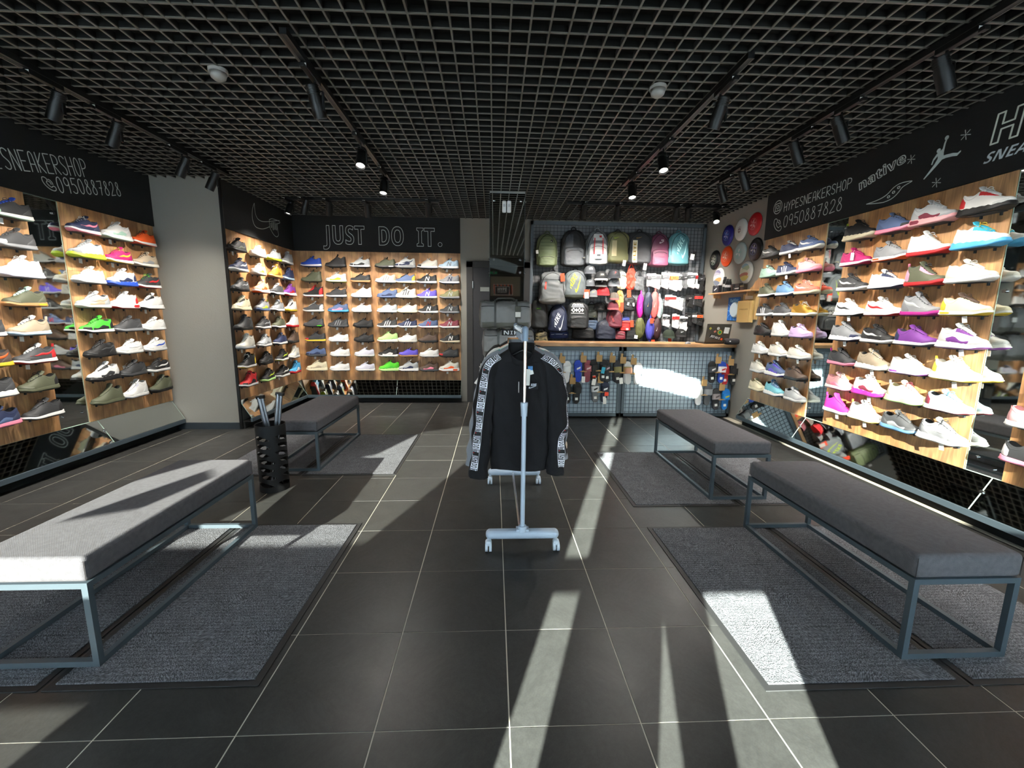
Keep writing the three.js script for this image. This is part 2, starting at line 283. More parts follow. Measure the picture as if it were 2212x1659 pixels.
function mirror(label, o, turn, w, h, clips = [], tilt = 0) {
  const t = thing('wall_mirror', label, 'mirror', o, turn);
  const face = part('mirror_face', box2(0, w, 0, h, 0.001, 0.006), MIRROR, t), edge = part('glass_edge', mirrorEdge(w, h), GLASSEDGE, t);
  for (const m of [face, edge]) m.rotation.x = tilt;
  for (const [x, y] of clips) { const c = part('mirror_clip', cyl(0.011, 0.011, 0.012, 0, 0, 0, Math.PI / 2, 0, 0, 14), CHROME, t); c.rotation.x = tilt; c.position.copy(V(x, y, 0.012).applyAxisAngle(V(1, 0, 0), tilt)); }
  return t;
}
// leaning mirrors over a plinth below a shoe wall; local x along, the mirror drops 0.206 m while it comes out 0.122 m
function plinth(label, o, turn, w, cuts) {
  const t = thing('mirror_plinth', label, 'plinth', o, turn);
  part('ledge', [rbox(w, 0.042, 0.022, 0.002, w / 2, 0.1, 0.126)], STEEL, t);
  part('kickboard', box2(0, w, 0, 0.08, 0.03, 0.05), BLACK, t);
  part('underside', box2(0, w, 0.079, 0.083, 0.001, 0.116), BLACK, t);
  const L = Math.hypot(0.122, 0.206), a = Math.atan2(0.122, 0.206);
  for (let i = 0; i < cuts.length - 1; i++) {
    const x0 = cuts[i] + 0.003, x1 = cuts[i + 1] - 0.003;
    const m = part('leaning_mirror', box2(x0, x1, -L, 0, 0, 0.005), MIRROR, t); m.position.set(0, YW - 0.002, 0.004); m.rotation.x = -a;
    const e = part('glass_edge', [box2(x0 - 0.003, x0, -L, 0, 0, 0.006), box2(x1, x1 + 0.003, -L, 0, 0, 0.006), box2(x0, x1, -0.003, 0.002, 0, 0.006)], GLASSEDGE, t); e.position.copy(m.position); e.rotation.x = -a;
    if (i) { const c = part('mirror_clip', cyl(0.012, 0.012, 0.012, 0, 0, 0, Math.PI / 2), CHROME, t); c.position.copy(V(cuts[i], -L * 0.45, 0.008).applyAxisAngle(V(1, 0, 0), -a).add(m.position)); c.rotation.x = -a; }
  }
  return t;
}
const colsBack = [-2.607, -2.267, -1.915, -1.553, -1.27, -0.964, -0.656].map((x) => x - XA);
const colsAlc = [4.93, 5.34, 5.715, 6.08].map((z) => z + ZA);
const ZL0 = -3.83, ZLB = -3.57;
const colsLeftA = [3.955, 4.265, 4.58].map((z) => z + ZL0), colsLeftB = [3.08, 3.40].map((z) => z - 2.35);
const colsRF = [-4.735, -4.43, -4.125].map((z) => z + 4.95), colsRM = [-3.578, -3.275, -2.967, -2.665].map((z) => z + 3.79), colsRN = [0.17];
const gridOf = (cols, rows = ROWS) => cols.flatMap((x) => rows.map((y) => [x, y]));
const PB = shoePanel('oak plank display wall under the JUST DO IT board', [XA, 0, ZB], 0, 2.39, gridOf(colsBack));
const PA = shoePanel('oak plank display wall in the alcove beside the grey pillar', [XA, 0, ZA - 0.004], Math.PI / 2, 1.58, gridOf(colsAlc));
const PLA = shoePanel('narrow oak plank display wall between the left mirror strip and the grey pillar', [XL, 0, ZL0], Math.PI / 2, 0.985, gridOf(colsLeftA));
const PLB = shoePanel('oak plank display wall at the left edge in front of the mirror strip', [XL, 0, -2.35], Math.PI / 2, 1.22, gridOf(colsLeftB));
const PRF = shoePanel('narrow oak plank display wall next to the counter on the right', [XR, 0, -4.95], -Math.PI / 2, 0.92, gridOf(colsRF));
const PRM = shoePanel('wide oak plank display wall between two mirror strips on the right', [XR, 0, -3.79], -Math.PI / 2, 1.225, gridOf(colsRM));
const PRN = shoePanel('oak plank display wall at the right edge of the picture past the mirror', [XR, 0, -2.35], -Math.PI / 2, 1.2, gridOf(colsRN));
const HM = YS - YW - 0.004;
mirror('tall mirror strip between the two left shoe walls', [XL, YW, ZLB - 0.003], Math.PI / 2, 0.252, HM, [[0.04, HM - 0.1], [0.21, HM - 0.1], [0.04, 0.1], [0.21, 0.1]]);
mirror('tall mirror strip between the two right shoe walls', [XR, YW, -4.027], -Math.PI / 2, 0.232, HM, [[0.035, HM - 0.08], [0.2, HM - 0.08], [0.035, 0.1], [0.2, 0.1]]);
mirror('tall mirror strip at the right edge beyond the widest shoe wall', [XR, YW, -2.558], -Math.PI / 2, 0.203, HM, [[0.035, HM * 0.62], [0.17, HM * 0.62], [0.05, 0.1], [0.15, 0.05]]);
plinth('dark steel plinth with leaning mirrors under the back shoe wall', [XA, 0, ZB], 0, 2.395, [0, 1.43, 2.39]);
plinth('dark steel plinth with a leaning mirror in the alcove', [XA, 0, ZA - 0.01], Math.PI / 2, 1.455, [0.0, 1.455]);
plinth('dark steel plinth with leaning mirrors along the left wall', [XL, 0, 0.4], Math.PI / 2, 5.2, [0, 1.5, 2.9, 4.3, 5.2]);
plinth('dark steel plinth with leaning mirrors along the right wall', [XR, 0, -5.0], -Math.PI / 2, 5.3, [0, 0.99, 2.6, 4.0, 5.3]);
// end gusset where the left plinth meets the pillar, frame edge of the alcove
tagMesh(part('wall_end_panel', box2(XA - 0.0, XA + 0.03, 0, YC, ZA - 0.004, ZA + 0.012), BLACKMETAL, scene), 'black upright edge strip at the corner of the grey pillar', 'edge strip');
function tagMesh(o, label, category, group) { o.name = numbered(o.name); o.userData = { ...o.userData, label, category }; if (group) o.userData.group = group; return o; }

// ---------------------------------------------------------------- shoes
const KIND = {
  run: { word: 'running shoe', L: 0.296, sole: [0.034, 0.028, 0.02], top: [[0, 0.07], [0.08, 0.075], [0.2, 0.062], [0.3, 0.063], [0.4, 0.078], [0.52, 0.071], [0.68, 0.054], [0.82, 0.04], [0.93, 0.03], [0.98, 0.02], [1, 0.004]], flare: 0.006, wid: 1 },
  chunky: { word: 'chunky sneaker', L: 0.3, sole: [0.047, 0.04, 0.026], top: [[0, 0.07], [0.08, 0.077], [0.2, 0.064], [0.3, 0.066], [0.4, 0.082], [0.52, 0.074], [0.68, 0.055], [0.82, 0.041], [0.93, 0.03], [0.98, 0.02], [1, 0.004]], flare: 0.01, wid: 1.05, wavy: 1 },
  low: { word: 'low sneaker', L: 0.292, sole: [0.03, 0.028, 0.024], top: [[0, 0.066], [0.08, 0.07], [0.2, 0.058], [0.32, 0.06], [0.42, 0.07], [0.54, 0.064], [0.68, 0.05], [0.82, 0.04], [0.93, 0.031], [0.98, 0.02], [1, 0.004]], flare: 0.004, wid: 1.02 },
  high: { word: 'high-top sneaker', L: 0.29, sole: [0.032, 0.028, 0.024], top: [[0, 0.108], [0.08, 0.114], [0.2, 0.102], [0.3, 0.106], [0.38, 0.114], [0.5, 0.09], [0.64, 0.06], [0.8, 0.043], [0.93, 0.031], [0.98, 0.02], [1, 0.004]], flare: 0.004, wid: 1.02 },
  sock: { word: 'knit trainer', L: 0.296, sole: [0.036, 0.03, 0.02], top: [[0, 0.088], [0.07, 0.09], [0.18, 0.074], [0.3, 0.082], [0.38, 0.094], [0.5, 0.074], [0.66, 0.052], [0.82, 0.038], [0.93, 0.028], [0.98, 0.02], [1, 0.004]], flare: 0.007, wid: 0.98 },
};
const footW = table([[0, 0.002], [0.02, 0.02], [0.06, 0.029], [0.14, 0.034], [0.3, 0.034], [0.45, 0.0355], [0.62, 0.044], [0.78, 0.0455], [0.88, 0.04], [0.95, 0.029], [0.985, 0.0165], [1, 0.0012]]);
const rimW = table([[0, 0.004], [0.03, 0.014], [0.1, 0.024], [0.2, 0.0265], [0.32, 0.026], [0.42, 0.021], [0.55, 0.016], [0.68, 0.011], [0.76, 0.003], [0.8, 0], [1, 0]]);
const geoCache = {};
function shoeGeo(kind) {
  if (geoCache[kind]) return geoCache[kind];
  const K = KIND[kind], L = K.L * 0.985, tt = table(K.top), topOf = (s) => tt(s) * ((kind === 'high' ? 1.04 : 1.2) - 0.1 * smoothstep(s, 0.6, 1));
  const X = (s) => (s - 0.5) * L, W = (s) => footW(s) * K.wid;
  const spring = (s) => 0.014 * smoothstep(s, 0.74, 1) ** 1.4 + 0.004 * (1 - smoothstep(s, 0, 0.1));
  const yS = (s) => spring(s) + (s < 0.5 ? lerp(K.sole[0], K.sole[1], s * 2) : lerp(K.sole[1], K.sole[2], s * 2 - 1)) ;
  const wall = (s, t, off = 0, side = 1) => {
    const w = W(s) + off, r = rimW(s), k = smoothstep(s, 0.5, 0.82), top = topOf(s) + off * 0.6;
    const zc = r + (w - r) * (1 - Math.pow(t, 2.1)), zd = r + (w - r) * Math.cos(t * Math.PI / 2);
    const yc = top * t, yd = top * Math.pow(Math.sin(t * Math.PI / 2), 0.9);
    return [X(s) + (s < 0.05 ? -off : 0) - 0.006 * t * (1 - smoothstep(s, 0, 0.2)) * -1, yS(s) - 0.003 + lerp(yc, yd, k), side * lerp(zc, zd, k)];
  };
  const sMap = (u) => 0.5 - 0.5 * Math.cos(Math.PI * (0.06 + 0.94 * u)) ;
  const S = (u) => clamp((sMap(u) - sMap(0)) / (1 - sMap(0)), 0, 1);
  const up = (side) => grid(26, 7, (u, v) => wall(S(side > 0 ? u : 1 - u), v, 0, side));
  // patches lying on the upper: band of the surface between two t curves
  const patch = (s0, s1, lo, hi, off = 0.002, n = 10) => [1, -1].map((side) => grid(n, 4, (u, v) => { const a = side > 0 ? u : 1 - u, s = lerp(s0, s1, a), e = (u < 0.001 || u > 0.999 || v < 0.001 || v > 0.999) ? -0.0005 : off; return wall(s, lerp(lo(a), hi(a), v), e, side); }));
  const band = (s0, t0, s1, t1, ws, off = 0.002) => [1, -1].map((side) => grid(3, 6, (u, v) => { const a = side > 0 ? u : 1 - u, e = (u < 0.001 || u > 0.999) ? -0.0005 : off; return wall(lerp(s0, s1, v) + (a - 0.5) * ws, lerp(t0, t1, v), e, side); }));
  const G = {};
  G.upper = merge([up(1), up(-1)]);
  G.heel = merge(patch(0, 0.17, () => 0.06, (a) => 0.93 - 0.35 * a));
  G.toe = merge(patch(0.78, 1, () => 0.02, (a) => 0.42 + 0.1 * a, 0.002, 8));
  G.eyestay = merge(patch(0.4, 0.74, (a) => 0.72 + 0.1 * a, () => 0.985));
  G.swoosh = (patch(0.08, 0.72, (a) => 0.72 - 0.62 * Math.pow(a, 0.6) + 0.4 * a * a * a, (a) => 0.76 - 0.56 * Math.pow(a, 1.3) + 0.02 + 0.3 * a * a * a * a * 0.7, 0.0028, 16));
  G.stripes = ([0.34, 0.45, 0.56].flatMap((s) => band(s + 0.05, 0.06, s - 0.03, 0.8, 0.048, 0.0028)));
  G.letter = merge([...band(0.40, 0.12, 0.36, 0.78, 0.042, 0.0034), ...band(0.56, 0.12, 0.5, 0.78, 0.042, 0.0034), ...band(0.41, 0.14, 0.49, 0.76, 0.045, 0.0032)]);
  G.panel = patch(0.2, 0.76, (a) => 0.03, (a) => 0.34 + 0.14 * Math.sin(a * 6.3), 0.002);
  G.toeOver = merge(patch(0.74, 0.995, (a) => 0.01, (a) => 0.2 + 0.42 * a * a, 0.0016, 8)); G.heelOver = merge(patch(0.0, 0.3, () => 0.02, (a) => 0.72 - 0.6 * a * a, 0.0016, 8));
  G.seam = merge([1, -1].map((side) => tube([0.06, 0.12, 0.2, 0.3, 0.38].map((s) => wall(s, 0.9 - 0.16 * Math.sin((s - 0.06) * 9.8), 0.0008, side)), 0.0011, 14, 4)));
  // lining seen in the opening
  G.lining = grid(12, 5, (u, v) => { const s = lerp(0.015, 0.46, u), r = rimW(s) - 0.0008, y = yS(s) - 0.003 + topOf(s), f = yS(s) + topOf(s) * 0.35, q = v * 5; return [X(s) + 0.002, q < 0.5 ? y : q < 1.5 ? y - 0.004 : q < 2.5 ? f : q < 3.5 ? f : q < 4.5 ? y - 0.004 : y, q < 1.5 ? r : q < 2.5 ? r * 1.0 : q < 3.5 ? -r : -r]; });
  const tg = (v) => v < 0.75 ? lerp(0.75, 0.4, v / 0.75) : 0.4 - 0.05 * (v - 0.75) / 0.25;
  G.tongue = grid(10, 12, (u, v) => {
    const s = tg(v), lift = Math.max(0, v - 0.7) / 0.3, y = yS(s) - 0.004 + topOf(s) + 0.004 * Math.sin(v * 3) + lift * (kind === 'high' ? 0.03 : 0.04), a = u * 2 * Math.PI, k = ends(v, 0.02, 0.16), w = (rimW(Math.max(s, 0.42)) + 0.004 + lift * 0.006) * k, th = 0.0045 * k;
    return [X(s) - lift * 0.001 + Math.sin(a) * th * 0.6, y + Math.sin(a) * th + (0.004 - 0.004 * Math.cos(a) ** 2), Math.cos(a) * w];
  }, true);
  const lace = [];
  for (let k = 0; k < 5; k++) { const s = 0.45 + k * 0.062, w = rimW(s) + 0.006, y = yS(s) + topOf(s) + 0.003; lace.push(tube([[X(s) + 0.004, y - 0.004, -w], [X(s), y + 0.004, 0], [X(s) - 0.004, y - 0.004, w]], 0.0024, 6, 5)); }
  { const s = 0.44, y = yS(s) + topOf(s) + 0.008, x = X(s); for (const d of [1, -1]) lace.push(tube([[x, y, 0], [x + 0.012, y + 0.012, d * 0.014], [x + 0.022, y + 0.001, d * 0.024], [x + 0.01, y - 0.001, d * 0.014], [x, y, 0]], 0.002, 12, 5), tube([[x, y, 0], [x + 0.02, y - 0.004, d * 0.02], [x + 0.026, y - 0.022, d * 0.034]], 0.0018, 6, 5)); }
  G.laces = merge(lace);
  // midsole: rings of the footprint, flared
  const ring = (y, k, inset) => (u) => { const a = u < 0.5 ? u * 2 : 2 - u * 2, s = S(a), side = u < 0.5 ? 1 : -1, w = Math.max(0.002, W(s) + k - inset); return [X(s) + (s < 0.06 ? -k : s > 0.96 ? k : 0), y(s), side * w]; };
  const fl = K.flare, wob = (s) => K.wavy ? 0.003 * Math.sin(s * 40) : 0;
  const levels = [ring((s) => spring(s) + 0.007, fl - 0.002, 0), ring((s) => spring(s) + 0.010, fl + 0.001, 0), ring((s) => lerp(spring(s), yS(s), 0.55), fl * 0.7, 0), ring((s) => yS(s) + wob(s) - 0.001, 0.0035, 0), ring((s) => yS(s) + wob(s) + 0.001, 0.001, 0), ring((s) => yS(s) - 0.002, -0.006, 0)];
  G.midsole = grid(44, 5, (u, v) => levels[Math.round(v * 5)](u), true);
  const base = [ring((s) => spring(s) + 0.001, fl - 0.004, 0), ring((s) => spring(s), fl - 0.008, 0)];
  G.outsole = merge([grid(44, 2, (u, v) => v < 0.1 ? [ring((s) => spring(s) + 0.0005, 0, 0)(u)[0], ring((s) => spring(s) + 0.0005, 0, 0)(u)[1], 0] : v < 0.9 ? base[0](u) : levels[0](u), true)]);
  G.window = merge([1, -1].map((side) => grid(8, 3, (u, v) => { const a = side > 0 ? u : 1 - u, s = lerp(0.05, 0.3, a), e = ends(u, 0.2, 0.2), y = lerp(spring(s) + 0.013, yS(s) - 0.006, 0.5 + (v - 0.5) * e); return [X(s), y, side * (W(s) + fl * 0.95 + 0.0015)]; })));
  G.tab = rbox(0.006, 0.03, 0.016, 0.002, X(0) + 0.002, yS(0) + topOf(0) + 0.006, 0, 0, 0, 0.15, 1);
  G.tag = merge([box(0.03, 0.042, 0.001, 0.03, -0.024, 0.03, 0.1, 0, 0.12)]);
  G.hang = merge([rbox(0.036, 0.062, 0.0015, 0.001, 0.02, 0.07, 0.052, 0.1, 0, -0.15, 1), tube([[0.02, 0.1, 0.05], [0.012, 0.125, 0.03]], 0.0008, 3, 4)]);
  return geoCache[kind] = G;
}
const C = {
  white: '#cdccc9', cream: '#c9bfa2', offwhite: '#c6c2b7', grey: '#7d7f82', lightgrey: '#a3a6a7', darkgrey: '#3b3c3e', charcoal: '#2b2c2e', black: '#131314', navy: '#1e2848', blue: '#2347a8', royal: '#1c3f96', slate: '#4c5d80', paleblue: '#9fb6c8', steelblue: '#55799b', skyblue: '#4093c0', cyan: '#2f9fb9', aqua: '#6fb0bb',
  red: '#b61f24', maroon: '#6b1f32', burgundy: '#742a38', coral: '#d9604e', pink: '#dd7f96', rose: '#cc9395', magenta: '#a82480', raspberry: '#a8195e', purple: '#713487', violet: '#5a4bb6', lilac: '#b9a0c6', lavender: '#bdbcc9', orange: '#e4581c', peach: '#d99a78', mustard: '#b07c22', yellow: '#c9ac30', gold: '#b98e3c', lime: '#a3b82a', green: '#3fae2e', neon: '#4fc224', palegreen: '#a9cf82', mint: '#98b8a8', olive: '#4c4f3c', khaki: '#7b7a55', brown: '#4c3b30', tan: '#a77c50', beige: '#a2937d',
};
const WORD = { paleblue: 'pale blue', steelblue: 'steel blue', skyblue: 'sky blue', lightgrey: 'light grey', darkgrey: 'dark grey', offwhite: 'off white', palegreen: 'pale green', neon: 'neon green' };
const word = (c) => WORD[c] ?? c;
const SHINE = { gold: [0.3, 0.7] };
const upM = (c) => M(C[c], SHINE[c]?.[0] ?? 0.68, SHINE[c]?.[1] ?? 0, SHINE[c] ? undefined : { sheen: 0.1, sheenRoughness: 0.7, key: 'upper' });
const soM = (c) => M(C[c], 0.5, 0, { key: 'sole' });
const shoeProto = {};
function makeShoe(spec) {
  const [kind, u, s, a, det, ...flags] = spec.split(' '), G = shoeGeo(kind), o = new THREE.Group();
  o.name = 'shoe';
  const lc = flags.find((f) => f.startsWith('l='))?.slice(2) ?? (['white', 'cream', 'offwhite', 'lightgrey', 'lavender'].includes(u) ? u : flags.includes('wl') ? 'white' : 'charcoal');
  const tg = flags.find((f) => f.startsWith('t='))?.slice(2) ?? u, os = flags.find((f) => f.startsWith('o='))?.slice(2) ?? (s === 'white' && kind !== 'low' ? a : s);
  part('upper', G.upper, upM(u), o);
  part('midsole', G.midsole, soM(s), o);
  part('outsole', G.outsole, soM(os), o);
  part('lining', G.lining, upM(flags.find((f) => f.startsWith('i='))?.slice(2) ?? (['white', 'cream', 'offwhite', 'rose', 'mint'].includes(u) ? u : 'charcoal')), o);
  part('tongue', G.tongue, upM(tg), o);
  if (kind !== 'sock' || flags.includes('wl')) part('laces', G.laces, upM(lc), o);
  const q = new THREE.Color(C[u]), lum = q.r + q.g + q.b, tone = M('#' + q.clone().multiplyScalar(lum > 0.25 ? 0.8 : 1).addScalar(lum > 0.25 ? 0 : 0.018).getHexString(), 0.6, 0, { key: 'tone' });
  if (kind !== 'sock' && !det.includes('m')) part('toe_overlay', G.toeOver, tone, o);
  if (kind !== 'sock' && !det.includes('h')) part('heel_overlay', G.heelOver, tone, o);
  part('seam', G.seam, tone, o);
  if (det.includes('s')) G.swoosh.forEach((g) => part('swoosh', g, upM(a), o));
  if (det.includes('t')) G.stripes.forEach((g) => part('stripe', g, upM(a), o));
  if (det.includes('n')) part('letter', G.letter, upM(a), o);
  if (det.includes('h')) part('heel_patch', G.heel, upM(a), o);
  if (det.includes('m')) part('toe_patch', G.toe, upM(a), o);
  if (det.includes('e')) part('eyestay', G.eyestay, upM(a), o);
  if (det.includes('p')) G.panel.forEach((g) => part('side_panel', g, upM(a), o));
  if (det.includes('w')) part('sole_window', G.window, soM(a), o);
  if (det.includes('b')) part('pull_tab', G.tab, upM(a), o);
  if (flags.includes('tag')) part('hang_tag', G.hang, CARD, o, 'white paper hang tag');
  if (flags.includes('price')) part('price_tag', G.tag, CARD, o, 'small white price tag');
  return o;
}
const DET = { s: 'swoosh', t: 'side stripes', n: 'side letter', p: 'side panel', h: 'heel', m: 'toe', e: 'lacing panel', w: 'heel window', b: 'pull tab', x: 'details' };
const RN = ['top', 'second', 'third', 'fourth', 'fifth', 'sixth', 'seventh', 'bottom'], CN = { 7: ['leftmost', 'second from left', 'third from left', 'middle', 'third from right', 'second from right', 'rightmost'], 4: ['leftmost', 'second from left', 'second from right', 'rightmost'], 3: ['left', 'middle', 'right'], 2: ['left', 'right'], 1: ['nearest'] };
function fill(panel, where, cols, sheet, toeLeft, group) {
  const names = CN[cols.length];
  sheet.forEach((line, r) => line.split(',').forEach((spec, k) => {
    spec = spec.trim(); if (!spec || spec === '-') return;
    if (rnd() < 0.33 && !spec.includes('tag')) spec += ' price';
    const [kind, u, s, a, det] = spec.split(' ');
    const o = makeShoe(spec); o.name = numbered('shoe'); scene.add(o);
    const p = panel.localToWorld(V(cols[k] + rr(-0.012, 0.012), ROWS[r] + 0.0005, 0.07 + rr(-0.004, 0.004)));
    o.position.copy(p); o.rotation.y = panel.rotation.y + (toeLeft ? Math.PI : 0) + rr(-0.05, 0.05);
    const extra = a !== u && a !== s ? `, ${word(a)} ${DET[det[0]]}` : '';
    const lab = (x) => `${word(u)} ${KIND[kind].word}, ${word(s)} sole${x}, ${RN[r]} row, ${names[k]}, ${where}`, full = lab(extra);
    o.userData = { label: full.split(' ').length > 16 ? lab('') : full, category: 'shoe', group };
  }));
}
fill(PB, 'back wall', colsBack, [
  'run blue white blue x,sock black charcoal grey x tag,run lightgrey white black mbp t=white,run olive black white w,chunky white grey navy spm,run offwhite white black m,run paleblue white grey n',
  'high olive olive darkgrey x,run offwhite white lime p,low black tan charcoal x,run cream white grey t,run slate white yellow hb t=black,run black white white n wl,run grey white navy n wl',
  'high black white red he l=red t=red,run charcoal white charcoal hb,sock white white white x,run slate slate navy p,chunky offwhite offwhite darkgrey te,run violet white white n wl,run khaki grey lightgrey n wl',
  'run darkgrey offwhite white h t=white,run slate skyblue pink p,low white white white x,run lightgrey white white p,run offwhite cream cream x,run black white white n,run charcoal grey lightgrey n wl',
  'run darkgrey charcoal neon w,run charcoal darkgrey grey t,low black black charcoal x,run charcoal white white tb,low navy white white t wl,run slate white red n wl,run burgundy white lightgrey n wl',
  'run charcoal yellow red m o=blue,low white white white x,low black black charcoal x,chunky palegreen offwhite green x l=palegreen,low white offwhite white x,run brown black charcoal x,run black cream white n wl',
  'run slate darkgrey navy pm,low white white white x wl,low lavender white lavender x,run black white white bp tag,low violet tan violet x,low white white white x,run charcoal black red m',
  'chunky cream cream beige p,low white white white x,low lavender white lavender x,chunky neon palegreen green p l=black,chunky lightgrey white navy bp,run brown darkgrey pink p,chunky offwhite white orange pw',
], true, 'shoes on the back wall');
fill(PA, 'alcove wall', colsAlc, [
  'run black black olive p,low white offwhite white x,run lightgrey lime lightgrey x,high lightgrey white lightgrey x',
  'run navy white white s,low offwhite white yellow p,sock mustard tan gold p wl,high navy paleblue coral b',
  'run darkgrey black grey s,chunky peach white orange p,run darkgrey white black m t=white,chunky purple white red p',
  'chunky cream cream black e,run grey slate lime bp,run grey white darkgrey e,high white yellow black e',
  'high charcoal black black x,run charcoal white grey sh,run olive white darkgrey x,high white red offwhite m',
  'high offwhite lightgrey grey x,run lightgrey white grey p,run navy white navy x,high brown charcoal black x',
  'high black white yellow h wl,run black black charcoal p,run black white lime s,high offwhite white lightgrey pe',
  'high red white black hmp,run black palegreen lime s,run black white white s,high skyblue red white p',
], true, 'shoes on the alcove wall');
fill(PLA, 'left wall', colsLeftA, [
  'run navy white pink s wl,chunky white white mint p,run orange white coral x',
  'chunky lightgrey lime grey m,run raspberry white yellow s l=yellow,run beige offwhite grey p',
  'run offwhite white lightgrey x,chunky white blue navy hp,run charcoal white red s l=green',
  'run lightgrey offwhite beige sp,chunky white white red hw,chunky white white black e l=black',
  'run green white black mph l=black,run darkgrey grey black x,low white white white x',
  'run black black charcoal s,low white white white s,low white white blue s',
  'chunky white black charcoal pe l=grey,run charcoal darkgrey black x tag,low black white white s',
  'sock olive olive charcoal x,high white white lavender e,high olive black olive x',
], true, 'shoes on the left wall beside the pillar');
fill(PLB, 'left edge wall', colsLeftB, [
  '-,run charcoal white mint m t=blue', '-,run darkgrey grey lightgrey m', '-,chunky white lavender white w', '-,run olive tan yellow w t=mint',
  'run darkgrey white navy x,run beige paleblue cream b t=white', 'run brown yellow orange s,run darkgrey white red sbh t=lightgrey', 'chunky darkgrey white grey x,run olive olive black h', 'run navy pink slate p,run charcoal white black h',
], true, 'shoes on the left edge wall');
fill(PRF, 'narrow right wall', colsRF, [
  'low black black white s,low navy white navy x t=white,low slate offwhite white s',
  'low mint mint white x,low navy white white t,low rose pink coral h',
  'run olive white black x,run steelblue white slate x,low coral cream white s wl',
  'low charcoal white white t,low darkgrey white charcoal x,run gold white cream x l=white',
  'low black black charcoal x,high white white white x,low lilac lilac purple x l=lilac',
  'low white white white x,run offwhite white offwhite x,low offwhite white lightgrey x',
  'low offwhite white offwhite x,chunky slate white violet pe l=navy,low brown black brown x',
  'low cream cream palegreen x,chunky aqua white steelblue e t=steelblue wl,low lightgrey white offwhite x',
], false, 'shoes on the far right wall');
fill(PRM, 'wide right wall', colsRM, [
  'chunky black cream lime b,run slate pink charcoal m,chunky lightgrey rose maroon pw l=white,chunky white black red he l=white',
  'run raspberry white raspberry m l=raspberry tag,run grey white orange w,high white red white m,chunky white skyblue cyan e t=cyan l=yellow',
  'run charcoal white white s,run white white navy e l=navy,high olive red pink bhe,run offwhite white white x',
  'run white white charcoal s,run white white red s,high grey magenta lightgrey s,run cream white yellow hw t=brown l=brown',
  'chunky grey white navy m l=lightgrey,run black white white s,run purple white navy h l=purple,chunky white white purple pe',
  'run charcoal pink magenta b,chunky beige white offwhite x l=white,run white white purple w,chunky white white yellow hb',
  'run rose white pink p l=white,chunky white magenta maroon p,chunky cream palegreen mint b l=maroon,run paleblue white maroon h l=skyblue',
  'sock magenta offwhite magenta b,chunky white white yellow b,run darkgrey steelblue grey p,chunky grey white white s',
], false, 'shoes on the wide right wall');
fill(PRN, 'right edge wall', colsRN, ['-', '-', '-', '-', '-', '-', 'run rose white white p', 'run charcoal pink white h'], false, 'shoes on the right edge wall');
// ---------------------------------------------------------------- track lights
const lampHead = new THREE.LatheGeometry([[0, -0.075], [0.026, -0.075], [0.03, -0.071], [0.03, -0.02], [0.034, -0.018], [0.034, 0.078], [0.031, 0.078], [0.029, 0.06], [0.001, 0.058]].map(([x, y]) => new THREE.Vector2(x, y)), 28);
const lampFins = merge([-0.064, -0.054, -0.044, -0.034].map((y) => cyl(0.034, 0.034, 0.004, 0, y, 0, 0, 0, 0, 24)));
const lensGeo = cyl(0.0285, 0.0285, 0.002, 0, 0.064, 0, 0, 0, 0, 24);
const LENS = new THREE.MeshPhysicalMaterial({ color: 0xdddddd, roughness: 0.3, emissive: new THREE.Color(1, 0.95, 0.87), emissiveIntensity: 9 });
function spot(label, group, x, z, tx, ty, tz, power = 1, yh = 2.515, cone = 47) {
  const t = thing('track_spotlight', label, 'spotlight', [x, yh, z], 0, group);
  const d = V(tx - x, ty - yh, tz - z).normalize();
  part('adapter', [rbox(0.034, 0.03, 0.2, 0.004, 0, YC - 0.05 - yh, 0.05), rbox(0.028, 0.02, 0.03, 0.003, 0, YC - 0.062 - yh, 0.16)], BLACKMETAL, t);
  part('status_sticker', box(0.03, 0.012, 0.001, 0, YC - 0.05 - yh, 0.1505), CARD, t);
  part('arm', [rod([0, YC - 0.06 - yh, 0], [0, 0.045, 0], 0.007), rbox(0.01, 0.1, 0.02, 0.003, 0.042, 0.0, 0), rbox(0.088, 0.008, 0.018, 0.003, 0, 0.05, 0)], BLACKMETAL, t);
  const q = new THREE.Quaternion().setFromUnitVectors(V(0, 1, 0), d), BIG = 1.1;
  const h = part('lamp_head', lampHead, BLACKMETAL, t); h.quaternion.copy(q); h.scale.setScalar(BIG);
  const f = part('cooling_fins', lampFins, BLACKMETAL, t); f.quaternion.copy(q); f.scale.setScalar(BIG);
  const l = part('lens', lensGeo, LENS, t); l.quaternion.copy(q); l.scale.setScalar(BIG);
  const s = new THREE.SpotLight(new THREE.Color(1, 0.94, 0.85), SPOT * power, 0, cone * RAD, 0.75, 2);
  s.name = 'spot_beam'; s.position.copy(d).multiplyScalar(0.08); s.castShadow = true; s.shadow.radius = 1.3; s.shadow.mapSize.set(512, 512);
  s.target.name = 'aim_point'; s.target.position.copy(d).multiplyScalar(2); t.add(s, s.target);
  return t;
}
function track(label, x0, z0, x1, z1) {
  const t = thing('light_track', label, 'light track', [0, 0, 0]);
  const L = Math.hypot(x1 - x0, z1 - z0), a = Math.atan2(x1 - x0, z1 - z0);
  const g = part('rail', [box2(-0.017, 0.017, -0.03, 0, 0, L)], BLACKMETAL, t), e = part('rail_lip', [box2(-0.017, -0.009, -0.032, -0.03, 0, L), box2(0.009, 0.017, -0.032, -0.03, 0, L)], M(0x3a3835, 0.35, 0.4), t);
  for (const m of [g, e]) { m.position.set(x0, YC - 0.004, z0); m.rotation.y = a; }
}
track('black light track along the left wall', -2.62, -1.2, -2.62, -4.55);
track('black light track over the left benches', -1.03, -2.35, -1.06, -4.62);
track('black light track over the right benches', 1.34, -2.4, 1.34, -4.62);
